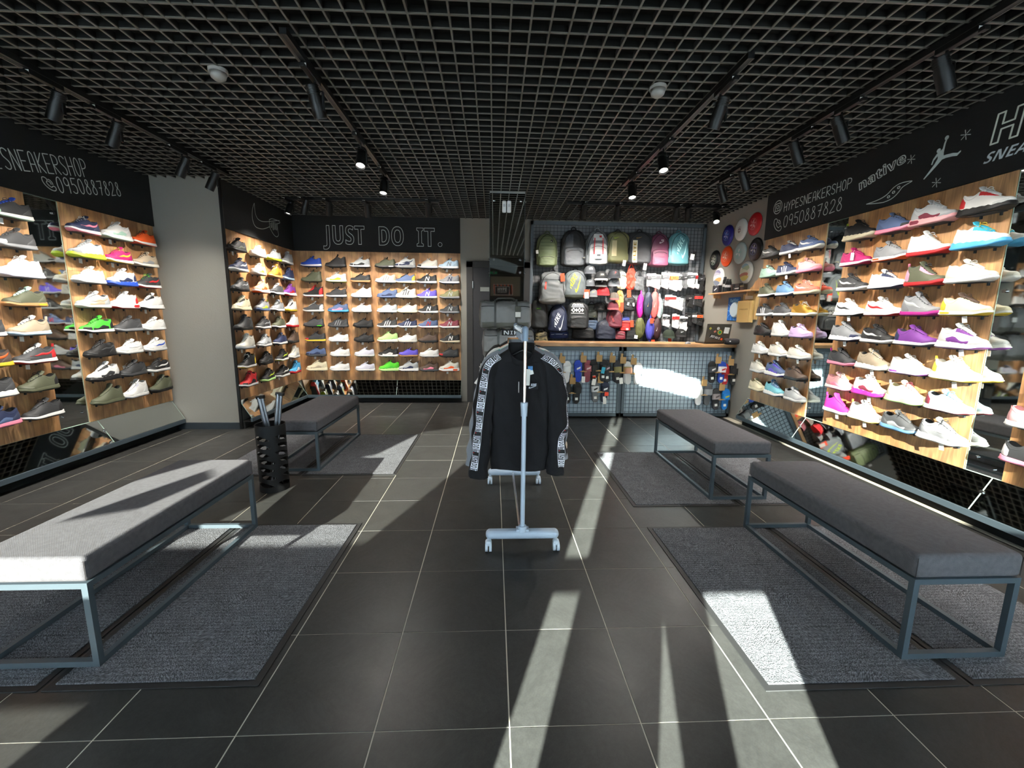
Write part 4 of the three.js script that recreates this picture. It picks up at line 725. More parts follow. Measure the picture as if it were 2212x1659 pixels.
{
  const list = [
    ['black track jacket with lettered tape on the sleeves, front of the rail', 'jacket', -2.335, { hex: 0x131216, tape: true, cuff: [0.395, 0.415], out: [0.238, 0.2], mid: [0.222, 0.209], hem: 0.44, collarH: 0.05, dx: -0.012, ph: 1, mat: M(0x0d0c11, 0.9, 0, { bumpMap: clothBump, bumpScale: 0.0008, key: 'jk' }) }],
    ['light grey sweatshirt hanging right behind the black jacket', 'sweatshirt', -2.435, { name: 'sweatshirt', hex: 0x8d9097, cuff: [0.43, 0.47], out: [0.272, 0.222], mid: [0.25, 0.218], hem: 0.47, w: 1.06, dy: 0.012, dx: -0.004, ph: 2 }],
    ['cream hoodie with teal print, third on the rail', 'sweatshirt', -2.52, { name: 'sweatshirt', hex: 0xd9cbb2, cuff: [0.5, 0.5], hem: 0.55, dy: 0.0, ph: 3 }],
    ['teal patterned sweatshirt in the front half of the rail', 'sweatshirt', -2.605, { name: 'sweatshirt', hex: 0x4aa7a3, cuff: [0.5, 0.52], hem: 0.54, dy: 0.004, ph: 4 }],
    ['white printed tee in the middle of the rail', 't-shirt', -2.69, { name: 't_shirt', hex: 0xe4e1dc, cuff: [0.86, 0.86], out: [0.23, 0.23], rib: false, hem: 0.52, dy: 0.01, ph: 5, collarH: 0.02 }],
    ['pale orange sweatshirt in the back half of the rail', 'sweatshirt', -2.775, { name: 'sweatshirt', hex: 0xdba070, cuff: [0.52, 0.5], hem: 0.55, dy: 0.006, ph: 6 }],
    ['dark navy hoodie near the back of the rail', 'sweatshirt', -2.86, { name: 'sweatshirt', hex: 0x232a44, cuff: [0.48, 0.46], out: [0.245, 0.25], hem: 0.5, ph: 7 }],
    ['black tee with white lettering near the back of the rail', 't-shirt', -2.945, { name: 't_shirt', hex: 0x19191b, cuff: [0.86, 0.86], out: [0.23, 0.23], rib: false, hem: 0.5, dy: 0.012, ph: 8, collarH: 0.02 }],
    ['white sweatshirt last on the rail', 'sweatshirt', -3.03, { name: 'sweatshirt', hex: 0xdadbdd, cuff: [0.44, 0.44], out: [0.262, 0.27], w: 1.05, hem: 0.5, dy: 0.0, ph: 9 }],
  ];
  const where = ['in the black jacket', 'in the light grey sweatshirt', 'in the cream hoodie', 'in the teal sweatshirt', 'in the white tee', 'in the pale orange sweatshirt', 'in the navy hoodie', 'in the black tee', 'in the last white sweatshirt'];
  list.forEach(([l, c, z, o], i) => { const g = garment(l, c, z, o); hanger(`hanger ${where[i]} on the clothes rail`, z, i ? M(0xb9c6d6, 0.3) : BLACKMETAL);
    if (i === 0) {
      const zf = 0.064;
      part('zip', [box(0.004, 0.56, 0.003, 0.004, 0.73, zf - 0.012)], M(0x0b0b0c, 0.5), g);
      const lg = canvasTex(128, 80, (c2) => { c2.fillStyle = '#0d0c11'; c2.fillRect(0, 0, 128, 80); c2.fillStyle = '#dfe6f0'; swoosh(c2, 12, 30, 104, 42, true); stretched(c2, 'NIKE', 34, 8, 70, 32, 'italic bold 100px sans-serif', 0); });
      part('emblem', at(new THREE.PlaneGeometry(0.056, 0.035), 0.062, 0.926, zf + 0.004, -0.02), printMat(lg, 0.9), g);
      part('price_label', [rbox(0.036, 0.09, 0.002, 0.001, 0.026, 0.975, zf + 0.008, 0.05, 0, -0.03, 1), rbox(0.02, 0.04, 0.002, 0.001, 0.05, 1.01, zf + 0.006, 0.05, 0, 0.3, 1)], CARD, g);
      part('price_label_top', box(0.026, 0.022, 0.0025, 0.045, 1.025, zf + 0.0082), M(0x4a86c2, 0.6), g);
      part('side_label', box(0.004, 0.06, 0.002, -0.016, 0.92, zf + 0.004), CARD, g);
    }
    if (i === 2) part('chest_print', [box(0.16, 0.02, 0.002, -0.1, 1.06, 0.056, 0, 0, 0.5), box(0.1, 0.015, 0.002, -0.05, 1.1, 0.05, 0, 0, 0.5)], M(0x3fb5b0, 0.7), g);
  });
  const nk = canvasTex(256, 64, (c) => { c.fillStyle = '#17171a'; c.fillRect(0, 0, 256, 64); c.fillStyle = '#eee'; stretched(c, 'NIKE', 14, 12, 228, 42, 'bold 100px sans-serif', 0); });
  const tee = scene.children.find((o) => o.userData.label?.startsWith('black tee'));
  part('shoulder_print', at(new THREE.PlaneGeometry(0.16, 0.04), -0.03, BAR - 0.035, 0.02), printMat(nk), tee);
}
// ---------------------------------------------------------------- bags, caps, socks on the grid behind the counter
const ZG = ZB + 0.064;                                   // front of the wire grid
function pillowFns(w, h, d, o = {}) {
  const e = o.e ?? 2.6, b = o.b ?? 0.12, t = o.t ?? 0.3, taper = o.taper ?? 0.12, ph = o.ph ?? 0, wr = o.wr ?? 0.006;
  const prof = (v) => ends(v, b, t, o.ee ?? 2.3) * (1 - taper * Math.max(0, v - 0.3)), dp = (v) => ends(v, b * 0.9, t * 1.1, 2.2) * (1 - (o.lean ?? 0.25) * v);
  const fold = (a, v) => wr * (noise(Math.cos(a) * 1.5 + ph, v * 3.2 + ph, Math.sin(a) * 1.5) + 0.5 * noise(Math.cos(a) * 4, v * 8 + ph, Math.sin(a) * 3 + 7));
  const pt = (a, v, off = 0) => { const c = Math.cos(a), s = Math.sin(a), k = 2 / e, f = (fold(a, v) + off) * Math.min(1, ends(v, 0.1, 0.15)); return [(w / 2 * prof(v) + f) * spow(c, k), h * v, d * 0.42 + (s > 0 ? d * 0.58 : d * 0.42) * dp(v) * spow(s, k) + f * s]; };
  return { pt, body: grid(40, 30, (u, v) => pt(u * 2 * Math.PI, v), true), patch: (x0, x1, v0, v1, off = 0.004, n = 14) => grid(n, n, (u, v) => { const x = lerp(x0, x1, u), vv = lerp(v0, v1, v), a = Math.acos(clamp(spow(x, e / 2), -1, 1)); return pt(a, vv, off); }),
    line: (pts, r, off = 0.003) => tube(pts.map(([x, v]) => pt(Math.acos(clamp(spow(x, e / 2), -1, 1)), v, off)), r, pts.length * 6, 6) };
}
const textOn = (bg, fg, w, h, draw) => printMat(canvasTex(w, h, (c) => { c.fillStyle = bg; c.fillRect(0, 0, w, h); c.fillStyle = c.strokeStyle = fg; draw(c, w, h); }), 0.65);
const wordTick = (bg, fg) => textOn(bg, fg, 192, 256, (c) => { c.save(); c.translate(20, 215); c.rotate(-1.02); stretched(c, 'NIKE', 0, -85, 205, 78, 'bold italic 100px sans-serif', 0); c.restore(); c.save(); c.translate(70, 232); c.rotate(-0.95); swoosh(c, 6, -36, 220, 78, true); c.restore(); });
const tickOnly = (bg, fg, wd = true) => textOn(bg, fg, 128, 80, (c) => { swoosh(c, 14, 26, 100, 44, true); if (wd) stretched(c, 'NIKE', 40, 6, 62, 30, 'bold italic 100px sans-serif', 0); });
const HEX = { olive: '#6f7a58', gblack: '#26282a', grey: '#7d8185', khaki: '#70704c', charcoal: '#303236', plum: '#6e3a52', teal: '#5f969f', grey2: '#626566', dark: '#1c1e1f', navy: '#232b44', black: '#141415', royal: '#17285e', burg: '#642836', camo: '#5b5740' };
const WEB = M(0x161617, 0.8);
function backpack(label, x, y, w, h, o) {
  const t = thing('backpack', label, 'backpack', [x, y, ZG + (o.z ?? 0)], o.turn ?? 0, 'bags on the wire grid');
  const d = o.d ?? 0.15, f = pillowFns(w, h, d, { ph: x * 3 + y, ...o.shape }), m = o.mat ?? nylon(HEX[o.c]);
  part('main_body', f.body, m, t);
  part('top_handle', tube([[-0.035, h * 0.96, d * 0.35], [-0.03, h * 1.03, d * 0.3], [0, h * 1.07, d * 0.28], [0.03, h * 1.03, d * 0.3], [0.035, h * 0.96, d * 0.35]], 0.007, 16, 6), o.hm ? nylon(o.hm) : WEB, t);
  for (const s of [-1, 1]) part('shoulder_strap', tube([[s * w * 0.2, h * 0.93, 0.012], [s * w * 0.42, h * 0.7, -0.002], [s * w * 0.46, h * 0.4, 0.0], [s * w * 0.4, h * 0.12, 0.012]], 0.014, 16, 6), o.hm ? nylon(o.hm) : WEB, t);
  part('zip', f.line([[-0.86, 0.3], [-0.84, 0.55], [-0.7, 0.78], [-0.35, 0.92], [0, 0.95], [0.35, 0.92], [0.7, 0.78], [0.84, 0.55], [0.86, 0.3]], 0.0035), M(o.zip ?? 0x101011, 0.6), t);
  if (o.pocket) { const [ph, pm] = o.pocket, g = pillowFns(w * 0.78, h * ph, d * 0.36, { b: 0.12, t: 0.2, ph: y * 7 + x, taper: 0.05, wr: 0.004 }); const k = part('front_pocket', at(g.body, 0, 0.012, d * 0.78), pm ? nylon(pm) : m, t); part('pocket_zip', at(g.line([[-0.8, 0.72], [-0.4, 0.8], [0, 0.82], [0.4, 0.8], [0.8, 0.72]], 0.003), 0, 0.012, d * 0.78), M(0x0f0f10, 0.6), k); }
  for (const [x0, x1, v0, v1, mm, nm, off] of o.patches ?? []) part(nm ?? 'logo_print', f.patch(x0, x1, v0, v1, off ?? 0.004), mm, t);
  for (const [tx, ty, mm, tw, th] of o.tags ?? []) { const g = part('hang_tag', rbox(tw ?? 0.045, th ?? 0.075, 0.002, 0.001, tx, ty, d + 0.012, 0.05, 0, rr(-0.15, 0.15), 1), mm, t); part('tag_string', rod([tx, ty + (th ?? 0.075) / 2, d + 0.012], [tx * 0.9, ty + (th ?? 0.075) / 2 + 0.05, d * 0.8], 0.0012, 5), WEB, g); }
  return t;
}
const lime = M(0xc3dc1e, 0.6), whiteP = M(0xdadbd8, 0.7), redL = M(0xb5202a, 0.6);
// upper row, left to right
backpack('olive green backpack with webbing bands, first in the upper row of bags', 0.76, 2.005, 0.3, 0.47, { c: 'olive', hm: 0x5c6648, shape: { t: 0.34 }, pocket: [0.34], patches: [0.5, 0.6, 0.7, 0.8, 0.88].map((v) => [-0.68, 0.68, v, v + 0.035, nylon('#5f6a4a'), 'webbing_band']).concat([[0.3, 0.55, 0.73, 0.79, tickOnly('#141414', '#e6e6e6', false)]]), tags: [[-0.15, 0.2, CARD, 0.035, 0.05]] });
backpack('black and dark grey backpack with a wide front pocket in the upper row', 1.14, 2.005, 0.36, 0.53, { c: 'gblack', d: 0.17, shape: { t: 0.36 }, pocket: [0.5, '#4a4e53'], patches: [[-0.7, -0.1, 0.52, 0.85, nylon('#42464b'), 'side_panel'], [0.5, 0.72, 0.22, 0.27, tickOnly('#4a4e53', '#d9c66a', false), 'logo_print', 0.05]] });
backpack('light grey and white backpack with red piping in the upper row', 1.485, 2.03, 0.33, 0.5, { c: 'grey', d: 0.16, hm: 0xa0a3a6, shape: { t: 0.38, taper: 0.2 }, pocket: [0.62, '#b9bcbd'], patches: [[-0.5, 0.5, 0.7, 0.88, nylon('#d2d2d0'), 'white_panel'], [0.1, 0.34, 0.78, 0.84, redL, 'red_badge', 0.007], [-0.34, -0.28, 0.3, 0.75, redL, 'red_piping', 0.062], [0.2, 0.26, 0.3, 0.75, redL, 'red_piping', 0.062], [-0.26, 0.2, 0.18, 0.36, whiteP, 'white_patch', 0.062], [-0.14, 0.08, 0.24, 0.3, M(0x55585c, 0.7), 'badge', 0.066]] });
backpack('khaki green backpack with a beige side panel and lime tick', 1.785, 2.07, 0.32, 0.45, { c: 'khaki', shape: { t: 0.2, e: 3.4, taper: 0.05 }, patches: [[-0.62, -0.2, 0.22, 0.7, nylon('#b7ac86'), 'beige_panel'], [-0.5, 0.02, 0.74, 0.82, textOn('#70704c', '#b9dc1e', 128, 48, (c) => swoosh(c, 16, 4, 100, 36, true))]], tags: [[0.08, 0.0, CARD, 0.045, 0.08]] });
backpack('charcoal backpack with a tall pale gold lettered strip', 2.1, 2.055, 0.37, 0.47, { c: 'charcoal', shape: { t: 0.24, e: 3.2, taper: 0.06 }, patches: [[-0.62, -0.26, 0.06, 0.72, textOn('#efe6c8', '#b08a2c', 64, 160, (c) => { c.save(); c.translate(52, 150); c.rotate(-Math.PI / 2); stretched(c, 'ELITE', 0, -40, 140, 36, 'bold 100px sans-serif', 0); c.restore(); }), 'lettered_strip'], [-0.4, 0.15, 0.76, 0.83, textOn('#303236', '#c9a43c', 128, 40, (c) => swoosh(c, 10, 2, 108, 34, true))]], tags: [[0.07, -0.03, CARD, 0.05, 0.09]] });
backpack('plum coloured backpack with a white tick in the upper row', 2.39, 2.025, 0.3, 0.48, { c: 'plum', hm: 0x5c2440, shape: { t: 0.4 }, pocket: [0.5], patches: [[-0.2, 0.52, 0.66, 0.82, tickOnly('#6e3a52', '#eceaea')]] });
backpack('pale teal backpack with large slanting lettering, last in the upper row', 2.675, 2.055, 0.32, 0.47, { c: 'teal', hm: 0x4d8c98, shape: { t: 0.32 }, turn: 0.12, patches: [[-0.38, 0.72, 0.18, 0.86, wordTick('#5f969f', '#b9f0ee')]], tags: [[0.17, 0.12, CARD, 0.06, 0.08], [0.2, 0.15, M(0x2a2a2c, 0.7), 0.05, 0.09]] });
// second and third rows
backpack('large grey roll top backpack with a red tag', 0.84, 1.47, 0.37, 0.47, { c: 'grey2', z: 0.06, d: 0.17, shape: { t: 0.16, e: 3.6, taper: 0.04, wr: 0.01 }, patches: [[-0.9, 0.9, 0.74, 0.755, M(0x3b3d3e, 0.7), 'flap_seam'], [-0.62, -0.5, 0.46, 0.68, M(0xcf3a2a, 0.6), 'red_label'], [-0.9, 0.9, 0.02, 0.2, nylon('#5c5e5c'), 'base_panel']], tags: [[0.13, 0.38, REDTAG, 0.06, 0.11]] });
backpack('grey backpack with a neon yellow box print', 1.18, 1.55, 0.34, 0.42, { c: 'grey2', z: 0.04, mat: nylon('#565d60'), shape: { t: 0.34 }, patches: [[-0.5, 0.5, 0.22, 0.88, wordTick('#565d60', '#cfe61c')], [-0.98, 0.98, 0.0, 0.16, nylon('#2b2f26'), 'base_panel']], tags: [[0.15, 0.06, CARD, 0.06, 0.09], [0.15, 0.08, REDTAG, 0.075, 0.12]] });
backpack('black backpack with a small green flash, lowest left on the grid', 0.67, 1.11, 0.25, 0.45, { c: 'dark', shape: { t: 0.3 }, patches: [[-0.4, 0.1, 0.66, 0.7, M(0x4f8f2c, 0.6), 'green_flash']], hm: 0x202221 });
backpack('navy backpack with big white slanting lettering', 0.945, 1.07, 0.29, 0.41, { c: 'navy', z: 0.03, shape: { t: 0.5, taper: 0.3 }, patches: [[-0.42, 0.62, 0.06, 0.7, wordTick('#232b44', '#e6e7e8')]] });
backpack('black backpack with a white patterned top half', 1.23, 1.12, 0.32, 0.4, { c: 'gblack', z: 0.05, shape: { t: 0.22 }, pocket: [0.48], patches: [[-0.7, 0.5, 0.56, 0.96, textOn('#1c1d1e', '#e2e2df', 160, 128, (c) => { for (let i = 0; i < 4; i++) { c.lineWidth = 9; c.strokeRect(10 + i * 38, 14, 26, 18); } for (let i = 0; i < 5; i++) { c.beginPath(); c.moveTo(i * 36 - 8, 62); c.lineTo(i * 36 + 10, 84); c.lineTo(i * 36 - 8, 106); c.lineTo(i * 36 - 26, 84); c.closePath(); i % 2 ? c.stroke() : c.fill(); } c.fillRect(0, 44, 160, 7); c.fillRect(0, 116, 160, 7); }), 'patterned_panel']] });
backpack('plain dark navy backpack low on the grid beside the counter top', 1.665, 0.96, 0.3, 0.31, { c: 'navy', mat: nylon('#1b2030'), shape: { t: 0.4 } });
backpack('burgundy backpack with coral lettering in the middle of the grid', 1.785, 1.14, 0.24, 0.28, { c: 'burg', shape: { t: 0.42 }, patches: [[-0.62, -0.1, 0.3, 0.74, textOn('#642836', '#e0594e', 64, 96, (c) => { c.save(); c.translate(14, 10); c.rotate(1.1); stretched(c, 'JUST DO IT', 0, -8, 84, 22, 'bold 100px sans-serif', 0); c.restore(); })]] });
function pouch(name, label, cat, x, y, w, h, d, hex, o = {}) {
  const t = thing(name, label, cat, [x, y, ZG + (o.z ?? 0)], o.turn ?? 0, o.group ?? 'bags on the wire grid'), f = pillowFns(w, h, d, { b: 0.2, t: 0.25, ph: x * 5 + y * 3, wr: o.wr ?? 0.004, ...o.shape });
  part('body', f.body, o.mat ?? nylon(hex), t);
  part('zip', f.line([[-0.8, o.zv ?? 0.72], [0, (o.zv ?? 0.72) + 0.06], [0.8, o.zv ?? 0.72]], 0.003), M(o.zc ?? 0x111112, 0.5), t);
  if (o.strap !== false) part('strap', tube([[-w * 0.35, h * 0.85, d * 0.3], [-w * 0.2, h * 1.05, d * 0.2], [0, h * 1.18, d * 0.15], [w * 0.2, h * 1.05, d * 0.2], [w * 0.35, h * 0.85, d * 0.3]], 0.006, 18, 6), o.sm ?? WEB, t);
  for (const [x0, x1, v0, v1, mm, nm] of o.patches ?? []) part(nm ?? 'logo_print', f.patch(x0, x1, v0, v1, 0.004, 8), mm, t);
  for (const [tx, ty, mm, tw, th] of o.tags ?? []) part('hang_tag', rbox(tw ?? 0.04, th ?? 0.06, 0.002, 0.001, tx, ty, d + 0.012, 0, 0, rr(-0.2, 0.2), 1), mm, t);
  return t;
}
pouch('shoulder_bag', 'royal blue shoulder bag with a pale zip just above the counter top', 'bag', 0.97, 0.975, 0.3, 0.13, 0.09, '#17285e', { zc: 0xcfd3d8, zv: 0.5 });
pouch('sports_bag', 'black sports bag with a thin white tick above the counter top', 'bag', 1.33, 0.965, 0.34, 0.19, 0.12, '#151516', { patches: [[-0.1, 0.4, 0.5, 0.75, textOn('#151516', '#d8d8d8', 96, 48, (c) => swoosh(c, 8, 6, 80, 36, false))]] });
{ const camo = dataTex(128, (x, y) => { const v = tn(x, y, 7, 7, 1), q = tn(x, y, 9, 9, 4); return v > 0.3 ? [46, 42, 32] : v > -0.05 ? [92, 84, 58] : q > 0.2 ? [150, 135, 96] : [110, 98, 70]; }); pouch('camouflage_bag', 'brown camouflage bag hanging at the left end of the counter', 'bag', 0.71, 0.83, 0.2, 0.26, 0.12, '#5b5740', { mat: new THREE.MeshPhysicalMaterial({ map: camo, roughness: 0.7 }) }); }
pouch('small_bag', 'small black green pouch bag under the black beanie', 'bag', 1.45, 1.28, 0.18, 0.21, 0.06, '#22261f', { shape: { e: 4, t: 0.12, b: 0.1 }, patches: [[0.3, 0.6, 0.14, 0.22, tickOnly('#22261f', '#d6c66c', false)]] });
pouch('small_bag', 'small slate blue pouch beside the patterned backpack', 'bag', 1.47, 1.11, 0.16, 0.15, 0.05, '#3a4a60', { shape: { e: 4, t: 0.12, b: 0.1 } });
pouch('small_bag', 'bright red pouch with a hanging red tag under a blue drawstring bag', 'bag', 1.965, 1.1, 0.16, 0.16, 0.06, '#cf2a28', { shape: { e: 4, t: 0.16, b: 0.12 }, patches: [[0.1, 0.55, 0.1, 0.26, CARD, 'label']], tags: [[0.09, 0.11, REDTAG, 0.05, 0.1]] });
pouch('drawstring_bag', 'blue drawstring pouch peeping over the bright red pouch', 'bag', 1.955, 1.25, 0.15, 0.06, 0.05, '#2a3f8a', { strap: false });
pouch('shoulder_bag', 'dull maroon shoulder bag low behind the counter top', 'bag', 1.885, 0.965, 0.18, 0.14, 0.08, '#702a35', { zc: 0x9a9a9a, zv: 0.6 });
pouch('tote_bag', 'black tote bag with a white price tag low on the grid', 'bag', 2.09, 0.965, 0.2, 0.24, 0.05, '#161718', { shape: { e: 5, t: 0.06, b: 0.06 }, tags: [[0.04, 0.05, CARD, 0.05, 0.05]] });
pouch('drawstring_bag', 'white and yellow gym bag hanging in its wrapper', 'bag', 1.885, 1.71, 0.14, 0.26, 0.05, '#d8d6b4', { shape: { t: 0.5, e: 2 }, wr: 0.012, strap: false, patches: [[-0.5, 0.5, 0.14, 0.5, CARD, 'label']] });
pouch('drawstring_bag', 'bright red drawstring gym bag hanging narrow from the grid', 'bag', 2.02, 1.7, 0.14, 0.32, 0.05, '#dc3b24', { shape: { t: 0.5, e: 2 }, wr: 0.012, sm: M(0xdc3b24, 0.7), tags: [[-0.03, -0.05, REDTAG, 0.06, 0.11]] });
pouch('drawstring_bag', 'mid grey drawstring gym bag beside the red one', 'bag', 2.13, 1.69, 0.15, 0.29, 0.05, '#55575a', { shape: { t: 0.5, e: 2 }, wr: 0.012 });
pouch('drawstring_bag', 'pale orange crumpled gym bag in the middle of the grid', 'bag', 1.865, 1.36, 0.12, 0.34, 0.05, '#e09a52', { shape: { t: 0.5, e: 2 }, wr: 0.014, strap: false, tags: [[0.03, 0.1, REDTAG, 0.05, 0.12]] });
pouch('small_bag', 'black pouch with two white tags under the red gym bag', 'bag', 2.01, 1.39, 0.19, 0.22, 0.07, '#17171a', { tags: [[-0.03, 0.11, CARD, 0.025, 0.04], [0.05, 0.1, CARD, 0.025, 0.05]] });
// waist bags hang upright from their belts
const WB = 'waist bags on the wire grid';
[['magenta waist bag with pale lettering', 2.18, 1.29, 0.11, 0.36, '#b81e8c', '#f0d8ec', 0.0], ['dark navy waist bag with a gold emblem', 2.275, 1.31, 0.14, 0.37, '#20283c', '#c79a3e', 0.05], ['coral pink waist bag with a pale emblem', 2.38, 1.29, 0.14, 0.4, '#cf5b58', '#ecd0c8', 0.03], ['pale aqua waist bag', 2.465, 1.285, 0.11, 0.32, '#b5d6d4', '#e8f0f0', 0.0], ['olive green waist bag', 2.19, 0.975, 0.15, 0.33, '#51532c', '#3c3d24', 0.0], ['violet blue waist bag', 2.33, 0.965, 0.13, 0.33, '#4746a4', '#6a68c8', 0.04], ['dark maroon waist bag with a white emblem', 2.44, 0.97, 0.14, 0.33, '#33191c', '#e6e2e0', 0.02]].forEach(([l, x, y, w, h, c, lc, z]) => {
  const t = thing('waist_bag', l + ' hanging upright from its belt', 'waist bag', [x, y, ZG + z], 0, WB), f = pillowFns(w, h, 0.07, { b: 0.48, t: 0.48, ee: 1.9, taper: 0, e: 2.2, ph: x * 4, wr: 0.004, lean: 0 });
  part('body', f.body, nylon(c), t); part('zip', f.line([[0.55, 0.12], [0.5, 0.5], [0.55, 0.88]], 0.003), M(0x141414, 0.5), t);
  part('belt', [tube([[0, h * 0.97, 0.03], [0.004, h * 1.08, 0.02], [0, h * 1.16, 0.01]], 0.012, 8, 6), tube([[0, h * 0.03, 0.03], [0.01, -h * 0.08, 0.03]], 0.01, 6, 6)], nylon(c), t);
  part('logo_print', f.patch(-0.35, 0.3, 0.38, 0.64, 0.003, 8), textOn(c, lc, 64, 80, (q) => { q.save(); q.translate(12, 70); q.rotate(-0.9); swoosh(q, 0, -20, 58, 26, true); q.restore(); }), t);
});
for (const [x, y] of [[2.33, 1.255], [2.37, 0.94], [2.62, 0.975]]) { const t = thing('hang_tag', ['red cardboard tag on the violet blue waist bag', 'red tag low on the grid beside the violet blue waist bag', 'red tag under the dark green cap low on the grid'][[1.255, 0.94, 0.975].indexOf(y)], 'tag', [x, y, ZG + 0.13]); part('card', rbox(0.05, 0.075, 0.003, 0.001, 0, 0, 0, 0, 0, 0.1, 1), REDTAG, t); part('tag_string', tube([[0, 0.03, 0], [0.006, 0.06, -0.02], [0, 0.085, -0.06]], 0.0012, 6, 4), WEB, t); }
// caps hang with the crown to the front
function cap(label, x, y, w, hex, brim, lg, o = {}) {
  const t = thing('cap', label, 'cap', [x, y, ZG + (o.z ?? 0.05)], o.turn ?? 0, 'caps on the wire grid'), R = w / 2, m = cloth(hex);
  part('crown', grid(30, 12, (u, v) => { const a = u * 2 * Math.PI, b = v * Math.PI / 2, k = Math.pow(Math.cos(b), 0.75); return [R * k * Math.cos(a), 0.035 + R * 1.15 * Math.sin(b), 0.075 + R * 0.95 * k * Math.sin(a)]; }, true), m, t);
  part('brim', grid(20, 8, (u, v) => { const a = Math.PI * (0.06 + 0.88 * u), k = 1 + 0.62 * v * Math.sin(a); const q = v; return [R * 0.99 * Math.cos(a) * (1 + 0.05 * q), 0.037 - 0.03 * q * Math.sin(a) - 0.012 * (Math.cos(a) ** 2) * q, 0.075 + R * 0.94 * Math.sin(a) * k]; }), brim ? cloth(brim) : m, t);
  part('button', at(new THREE.SphereGeometry(0.006, 10, 6), 0, 0.036 + R * 1.15, 0.075), m, t);
  for (let k = 0; k < 3; k++) { const a = Math.PI / 6 + k * Math.PI / 3; part('seam', tube([0, 0.3, 0.6, 0.9].map((v) => { const b = v * Math.PI / 2, q = Math.pow(Math.cos(b), 0.75); return [R * q * Math.cos(a) * 1.008, 0.036 + R * 1.15 * Math.sin(b), 0.075 + R * 0.955 * q * Math.sin(a)]; }), 0.0012, 8, 4), WEB, t); }
  if (lg) part('emblem', grid(8, 6, (u, v) => { const a = Math.PI * (0.36 + 0.28 * (1 - u)), b = (0.16 + 0.36 * v) * Math.PI / 2, k = Math.pow(Math.cos(b), 0.75); return [R * k * Math.cos(a) * 1.015, 0.036 + R * 1.16 * Math.sin(b), 0.075 + R * 0.975 * k * Math.sin(a)]; }), lg, t);
}
const emb = (bg, fg, k) => textOn(bg, fg, 96, 64, (c) => { if (k === 'tick') swoosh(c, 10, 14, 76, 34, true); else if (k === 'blob') { for (const [x, y, r] of [[30, 36, 18], [52, 28, 20], [70, 38, 14]]) { c.beginPath(); c.arc(x, y, r, 0, 7); c.fill(); } } else if (k === 'box') { c.strokeRect(14, 18, 68, 30); stretched(c, 'AIR', 22, 22, 52, 22, 'bold 100px sans-serif', 0); } else poly(c, [[0.5, 0], [0.56, 0.4], [0.95, 0.45], [0.6, 0.55], [0.2, 1], [0.4, 0.5], [0.2, 0.6], [0.4, 0.3]], 56, 20, 4, true); });
cap('mid grey cap with a white cloud emblem', 1.38, 1.9, 0.17, 0x4a4d52, null, emb('#4a4d52', '#e8e8e8', 'blob'));
cap('black cap with a boxed patch and a pale brim edge', 1.54, 1.81, 0.19, 0x202124, 0xc9c8c2, emb('#202124', '#c8c2ac', 'box'), { z: 0.08 });
cap('charcoal cap with a red leaping emblem', 1.73, 1.84, 0.19, 0x2c2e33, null, emb('#2c2e33', '#c8322c', 'fig'), { z: 0.07 });
cap('dark grey cap under the cloud emblem cap', 1.39, 1.73, 0.14, 0x55585c, null, emb('#55585c', '#e0e0e0', 'tick'));
cap('black cap with a small white leaping emblem', 1.55, 1.72, 0.18, 0x131314, 0x5a5b5c, emb('#131314', '#e6e6e6', 'fig'), { z: 0.05 });
cap('pale grey cap above the burgundy cap', 1.74, 1.73, 0.17, 0x6e7277, null, emb('#6e7277', '#e6e6e6', 'tick'));
cap('bright red cap with a dark leaping emblem', 1.58, 1.6, 0.19, 0xc81f28, null, emb('#c81f28', '#3a0c10', 'fig'), { z: 0.07 });
cap('speckled grey cap beside the bright red cap', 1.44, 1.58, 0.15, 0x66686a, null, emb('#66686a', '#b8a83c', 'tick'));
cap('taupe cap right of the bright red cap', 1.75, 1.54, 0.15, 0x5f5750, 0x7a4a4a, null);
cap('burgundy cap below the taupe cap', 1.74, 1.4, 0.17, 0x5e2430, 0x7a3a40, null);
cap('dark green cap low on the grid behind the counter', 2.6, 1.0, 0.17, 0x202a1e, null, null);
cap('black cap with a white tick at the bottom right of the grid', 2.78, 1.02, 0.15, 0x131314, null, emb('#131314', '#e6e6e6', 'tick'));
{ const t = thing('beanie', 'black knitted hat hanging above the small green pouch', 'hat', [1.57, 1.4, ZG + 0.01]); const f = pillowFns(0.19, 0.12, 0.07, { t: 0.6, b: 0.1, ph: 3 }); part('crown', f.body, cloth(0x1a1b1c), t); part('cuff', f.patch(-0.98, 0.98, 0.02, 0.34, 0.006), cloth(0x222324), t); }
{ const t = thing('gloves', 'pair of grey gloves hanging under the black knitted hat', 'gloves', [1.61, 1.22, ZG + 0.02]); for (const s of [-1, 1]) for (let k = 0; k < 4; k++) part('finger', new THREE.CapsuleGeometry(0.008, 0.06 - 0.008 * Math.abs(k - 1.5), 4, 8).translate(s * 0.034 + (k - 1.5) * 0.015, 0.04, 0.012), cloth(0x66696c), t); for (const s of [-1, 1]) part('palm', rbox(0.06, 0.09, 0.022, 0.01, s * 0.034, 0.115, 0.012), cloth(0x66696c), t); }
